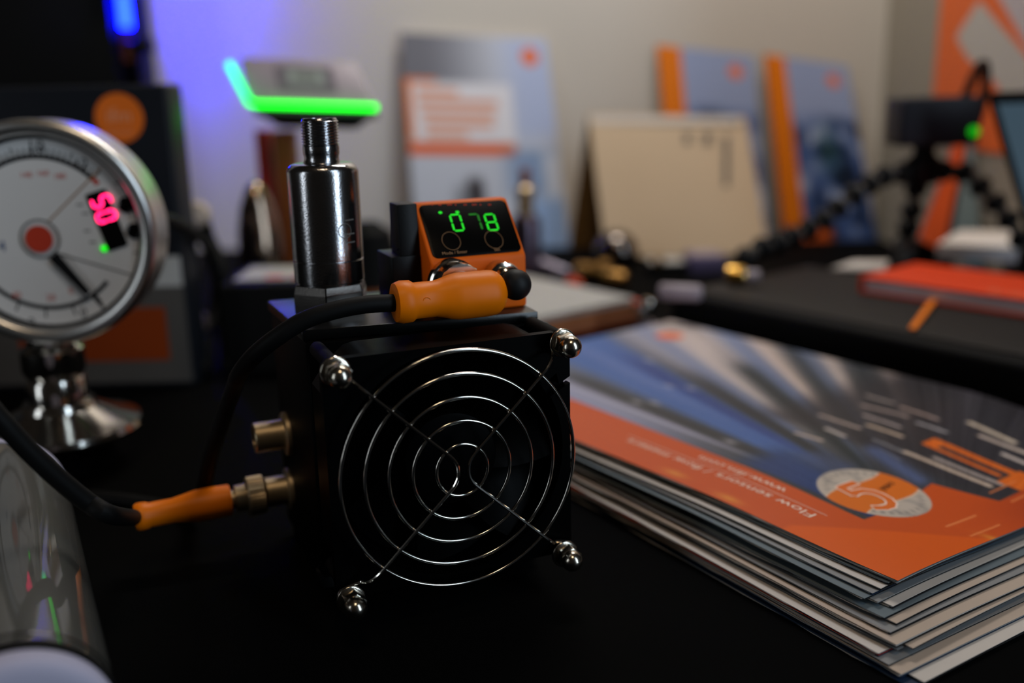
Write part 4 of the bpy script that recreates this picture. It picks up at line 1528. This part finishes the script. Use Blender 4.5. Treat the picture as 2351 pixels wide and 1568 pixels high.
# poster on the right wall
def rw(px, py):
    return at_x(px, py, WALLX - 1.0)


pl_t, pl_b = rw(2166, -60), rw(2132, 330)
zt_, zb_ = pl_t.z, pl_b.z
yl = (pl_t.y + pl_b.y) / 2
yr = 640.0
po = thing('poster', 'orange and grey poster hung on the side wall above the camera tripod', 'poster', v3(WALLX - 1, yl - 60, zb_))
MB().box((WALLX - 0.6, (yl + yr) / 2, (zt_ + zb_) / 2), (0.8, yl - yr, zt_ - zb_)).build('sheet', M_paperg, po, world=True)
uv = lambda px, py: ((yl - rw(px, py).y) / (yl - yr), (rw(px, py).z - zb_) / (zt_ - zb_))
poly = [uv(*p) for p in ((2248, 2), (2196, 84), (2218, 128), (2292, 196), (2300, 240), (2400, 240), (2400, 180))]
lineA, lineB = uv(2282, -10), uv(2356, 118)


def poster_art(u, v):
    b = np.zeros(u.shape + (3,)) + np.array((226, 104, 44.))
    ins = np.zeros(u.shape, bool)
    n = len(poly)
    for i in range(n):
        x0, y0 = poly[i]
        x1, y1 = poly[(i + 1) % n]
        cnd = ((y0 > v) != (y1 > v))
        with np.errstate(divide='ignore', invalid='ignore'):
            ins ^= cnd & (u < (x1 - x0) * (v - y0) / (y1 - y0 + 1e-9) + x0)
    b = blend(b, (186, 180, 172), ins.astype(float))
    d = (v - lineA[1]) - (u - lineA[0]) * (lineB[1] - lineA[1]) / (lineB[0] - lineA[0])
    b = blend(b, (186, 176, 178), (d > .03).astype(float))
    return b


art('printed_face', lambda u, v: v3(WALLX - 1.2, yl + (yr - yl) * u, zb_ + (zt_ - zb_) * v), poster_art, 160, 160, A_wall, po)

# tilted brochure behind the tripod
q0 = at_y(2108, 548, 880)
q3 = at_y(2262, 232, 925)
sdir = (q3 - q0)
side = v3(1, 0.0, 0) - sdir.normalized() * sdir.normalized().x
side.normalize()
q1, q2 = q0 + side * 62 , q3 + side * 62
for q_ in (q0, q1, q2, q3):
    q_.x = min(q_.x, WALLX - 8)
tb = thing('brochure', 'grey brochure with an orange spine tipped over sideways behind the camera tripod', 'brochure', v3(q0.x, q0.y, 0), 0, None)
n_ = sdir.cross(side).normalized()
if n_.y > 0:
    n_ = -n_
MB().hexa([q0 - n_ * 4, q1 - n_ * 4, q2 - n_ * 4, q3 - n_ * 4], [q0, q1, q2, q3]).build('board', M_teal, tb, world=True)


def tilt_art(u, v):
    b = np.zeros(u.shape + (3,)) + np.array((118, 136, 140.))
    b = blend(b, (92, 124, 142), sstep(.3, .0, v))
    b = blend(b, (226, 92, 40), 1 - sstep(.38, .41, u))
    b = blend(b, (20, 20, 22), (sstep(.38, .41, u) * (1 - sstep(.47, .5, u))))
    return b


art('printed_face', lambda u, v: q0 * (1 - u) * (1 - v) + q1 * u * (1 - v) + q3 * (1 - u) * v + q2 * u * v + n_ * .3, tilt_art, 40, 60, A_wall, tb)
MB().box((q0.x + 12, q0.y + 14, (q0.z - 3) / 2), (46, 22, q0.z - 3)).build('rest_block', M_blkm, tb, world=True)

# monitor at the right edge
t0, t3 = at_y(2372, 585, 690), at_y(2266, 212, 705)
tdx = v3(0.93, -0.36, 0.02).normalized()
t1, t2 = t0 + tdx * 62, t3 + tdx * 62
mon = thing('tablet_screen', 'slanted black framed screen at the right edge behind the orange notebook', 'screen', v3(t0.x, t0.y, 0))
n_ = (t1 - t0).cross(t3 - t0).normalized()
if n_.y > 0:
    n_ = -n_
MB().hexa([t0 - n_ * 8, t1 - n_ * 8, t2 - n_ * 8, t3 - n_ * 8], [t0, t1, t2, t3]).build('bezel', M_blkm, mon, world=True, bevel=1.5)
cc = (t0 + t1 + t2 + t3) / 4
MB().add([cc + (p - cc) * 0.86 + n_ * 0.6 for p in (t0, t1, t2, t3)], [(0, 1, 2, 3)]).build('screen', M_screen, mon, world=True)
MB().box((t0.x + 18, t0.y + 12, (t0.z + CT + 0.2) / 2), (34, 24, t0.z - CT - 0.2)).build('stand', M_blkm, mon, world=True, bevel=1)

# ------------------------------------------------------------------ camera on a bendy tripod
TY = 765.0
th_ = at_y(2120, 372, TY)
tp = thing('bendy_tripod', 'black bendy tripod with beaded legs at the back edge of the black case', 'tripod', v3(th_.x, TY, 0))
MB().lathe([(11, -16), (13, -10), (13, 2), (8, 6), (8, 11), (12, 12.5)], th_, Z, 28).build('head', M_blk, tp, world=True, smooth=True)


M_legc = mat('leg_core', (70, 66, 62), 0.5, spec=0.2)


def leg(pts, n):
    path = spline(pts, 24)
    L = [0]
    for a, b in zip(path[:-1], path[1:]):
        L.append(L[-1] + (b - a).length)
    core = MB().tube(path[::4] + [path[-1]], 4.0, 10).build('leg', M_legc, tp, world=True, smooth=True)
    for k in range(n):
        d = L[-1] * (k + .6) / n
        i = min(range(len(L)), key=lambda j: abs(L[j] - d))
        ax_ = path[min(i + 1, len(path) - 1)] - path[max(i - 1, 0)]
        rr = 8.6
        hl = min(6.0, L[-1] / n * .36)
        prof = [(4.2, -hl), (7.4, -hl * .75), (rr, -hl * .2), (rr, hl * .2), (7.4, hl * .75), (4.2, hl)]
        MB().lathe(prof, path[i], ax_, 18).build('ball_joint', M_blk, core, world=True, smooth=True, angle=50)


leg([th_ + v3(-8, -2, -8), at_y(2035, 402, TY - 4), at_y(1960, 448, TY - 10), at_y(1880, 512, TY - 14), at_y(1800, 552, TY - 22), at_y(1735, 575, TY - 34), at_z(1702, 600, CT + 9.5)], 11)
leg([th_ + v3(8, 0, -8), at_y(2205, 392, TY + 6), at_y(2262, 440, TY - 2), at_y(2312, 500, TY - 12), at_y(2350, 560, TY - 24), at_y(2372, 610, TY - 36)], 7)
leg([th_ + v3(-2, 4, -12), at_y(2104, 430, TY + 10), at_y(2090, 500, TY + 22), at_y(2078, 560, TY + 34), at_z(2072, 590, CT + 9.5)], 7)
wc = thing('small_camera', 'small dark box camera with a green lamp mounted on the bendy tripod', 'camera', th_ + Z * 12.5)
cc = at_y(2140, 274, TY)
hb = (at_y(2140, 222, TY).z - th_.z - 12.5)
MB().box((cc.x, TY, th_.z + 12.6 + hb / 2), (at_y(2230, 274, TY).x - at_y(2050, 274, TY).x, 34, hb)).build('body', mat('camera_black', (22, 22, 30), 0.5, spec=0.25), wc, world=True, bevel=3, seg=3)
lp = spline([at_y(2215, 225, TY + 6), at_y(2232, 185, TY + 4), at_y(2250, 150, TY + 2), at_y(2262, 152, TY), at_y(2262, 200, TY - 2), at_y(2248, 262, TY - 4), at_y(2232, 300, TY - 6)], 6)
MB().tube(lp, 3.6, 10).build('strap_loop', mat('strap_brown', (52, 30, 20), 0.6, spec=0.2), wc, world=True, smooth=True)
gl2 = at_y(2238, 302, TY - 19)
MB().lathe([(3.6, -8), (3.6, 0), (2.0, 1.4)], gl2, -Y, 16).build('lamp', emit('green_lamp', (0.01, 1, 0.01), 0.45), wc, world=True, smooth=True)

# ------------------------------------------------------------------ small metal bits on the desk in the middle distance
b0 = at_z(1206, 590, 0)
sn = thing('metal_sensor', 'slim dark metal sensor standing upright in front of the propped leaflet', 'sensor', v3(b0.x, 900, 0))
x9 = at_y(1203, 560, 900)
zt9 = at_y(1203, 390, 900).z
sn.location = v3(x9.x + 2, 900, 0) * S
k = zt9
MB().lathe([(13.5, 0), (13.5, k * .55), (12, k * .6), (10, k * .62)], (0, 0, 0), Z, 32).build('body', mat('dark_metal', (92, 80, 92), 0.28, metal=1.0), sn, smooth=True, angle=40)
MB().lathe([(7.4, k * .6), (7.4, k * .78), (9, k * .80), (9, k * .84), (5.5, k * .87)], (0, 0, 0), Z, 32).build('collar', M_nickel, sn, smooth=True, angle=40)
MB().lathe([(4.6, k * .86), (4.6, k), (3.6, k + 1)], (0, 0, 0), Z, 24).build('tip', M_brown, sn, smooth=True)

b0 = at_z(1418, 612, 0)
R0 = 22.0
bs_ = thing('chrome_ball', 'chrome ball headed fitting on the desk in front of the calendar', 'fitting', v3(b0.x, b0.y + 10, 0))
MB().sphere((0, 0, at_y(1412, 578, b0.y + 10).z), R0, 32, 20).build('ball', mat('smoked_chrome', (110, 102, 96), 0.15, metal=1.0), bs_, smooth=True, angle=180)
MB().lathe([(17, 0), (17, 8), (14, 14)], (0, 0, 0), Z, 32).build('base', M_blk, bs_, smooth=True)

p0, p1 = at_z(1232, 618, 11), at_z(1312, 650, 11)
mk_ = thing('marker_barrel', 'short black barrel lying behind the orange sensor with a modelled lilac highlight', 'fitting', v3(p0.x, p0.y, 0))
MB().lathe([(9, 0), (10.8, 2), (10.8, (p1 - p0).length - 4), (7, (p1 - p0).length)], p0, p1 - p0, 28).build('barrel', mat('violet_black', (26, 22, 34), 0.18, spec=0.7), mk_, world=True, smooth=True)
MB().tube([p0 * .9 + p1 * .1 + Z * 8.2, p0 * .1 + p1 * .9 + Z * 8.2], 3.6, 12).build('highlight_stripe', mat('lilac_highlight', (238, 228, 255), 0.3, spec=0.5), mk_, world=True, smooth=True)  # bright highlight along the barrel, modelled as a lilac-white strip
e_ = p1 + (p1 - p0).normalized() * 4
MB().lathe([(6, -6), (6, 6), (3, 10)], e_, p1 - p0, 20).build('red_tip', M_red, mk_, world=True, smooth=True)


def bit(name, label, px, py, z, parts):
    c = at_z(px, py, z)
    g = thing(name, label, 'fitting', v3(c.x, c.y, z))
    for nm, m_, prof, axv, off_ in parts:
        MB().lathe(prof, off_, axv, 24).build(nm, m_, g, smooth=True, angle=40)
    return g


bit('brass_plug', 'brass threaded plug on the black case beside the tripod foot', 1690, 652, CT, [('thread', M_brass, [(4, -7), (6.5, -6), (6.5, 5), (5, 7)], v3(1, -.4, 0), (0, 0, 6.6)), ('cap', M_grey, [(4, 6), (4, 16)], v3(1, -.4, 0), (0, 0, 6.6))])
bit('bronze_fitting', 'bronze pipe fitting lying left of the chrome ball', 1360, 648, 0, [('barrel', M_bronze, [(7, -16), (9, -14), (9, 2), (6, 4), (6, 16)], v3(1, -.5, 0), (0, 0, 9.1)), ('nut', M_bronze, [(11, -4), (11, 4)], v3(1, -.5, 0), (12, -6, 11.1))])
bit('bronze_fitting', 'smaller bronze fitting in front, at the catalogue pile edge', 1412, 660, 0, [('barrel', M_bronze, [(6, -12), (8, -10), (8, 8), (5, 12)], v3(.8, -.6, 0), (0, 0, 8.1))])
bit('steel_clip', 'bright steel clip standing at the front left corner of the black case', 1500, 712, 20, [('pin', M_chrome, [(4, -9), (5, -7), (5, 7), (4, 9)], v3(.3, 0, 1), (-6, -4, 0)), ('foot', M_grey, [(6, -20), (6, -7)], v3(0, 0, 1), (-6, -4, 0))])
bit('steel_clip', 'dull steel clip lying on the black case corner, right of the bright one', 1562, 690, CT, [('pin', M_grey, [(4, -14), (5.5, -12), (5.5, 12), (4, 14)], v3(1, -.35, 0), (0, 0, 5.6))])

p0 = at_z(1575, 650, 0)
bx = thing('lilac_module', 'small lilac electronics module between the chrome ball and the tripod foot', 'module', v3(p0.x, p0.y + 60, 0))
xa, xb = at_y(1585, 620, p0.y + 40), at_y(1668, 620, p0.y + 40)
zt_m = at_y(1620, 590, p0.y + 40).z
MB().box(((xa.x + xb.x) / 2, p0.y + 60, zt_m / 2), (xb.x - xa.x, 40, zt_m)).build('body', M_lilac, bx, world=True, bevel=2)
MB().box(((xa.x + xb.x) / 2, p0.y + 60, zt_m + .6), (xb.x - xa.x - 8, 30, 1.2)).build('lid', M_grey, bx, world=True, bevel=.4)
p0 = at_z(1545, 640, 0)
bx = thing('steel_block', 'pale metal block lying between the chrome ball and the lilac module', 'module', v3(p0.x - 10, p0.y + 30, 0))
xa, xb = at_y(1490, 620, p0.y + 20), at_y(1578, 620, p0.y + 20)
zt_m = at_y(1540, 606, p0.y + 20).z
MB().box(((xa.x + xb.x) / 2, p0.y + 36, zt_m / 2), (xb.x - xa.x, 32, zt_m)).build('body', M_blkm, bx, world=True, bevel=1.5)
MB().box(((xa.x + xb.x) / 2, p0.y + 36, zt_m + .8), (xb.x - xa.x - 4, 28, 1.6)).build('lid', M_paperg, bx, world=True, bevel=.4)
MB().lathe([(4, -5), (5, 0), (4, 5)], at_y(1512, 600, p0.y + 22), -Y, 20).build('stud', M_brass, bx, world=True, smooth=True)
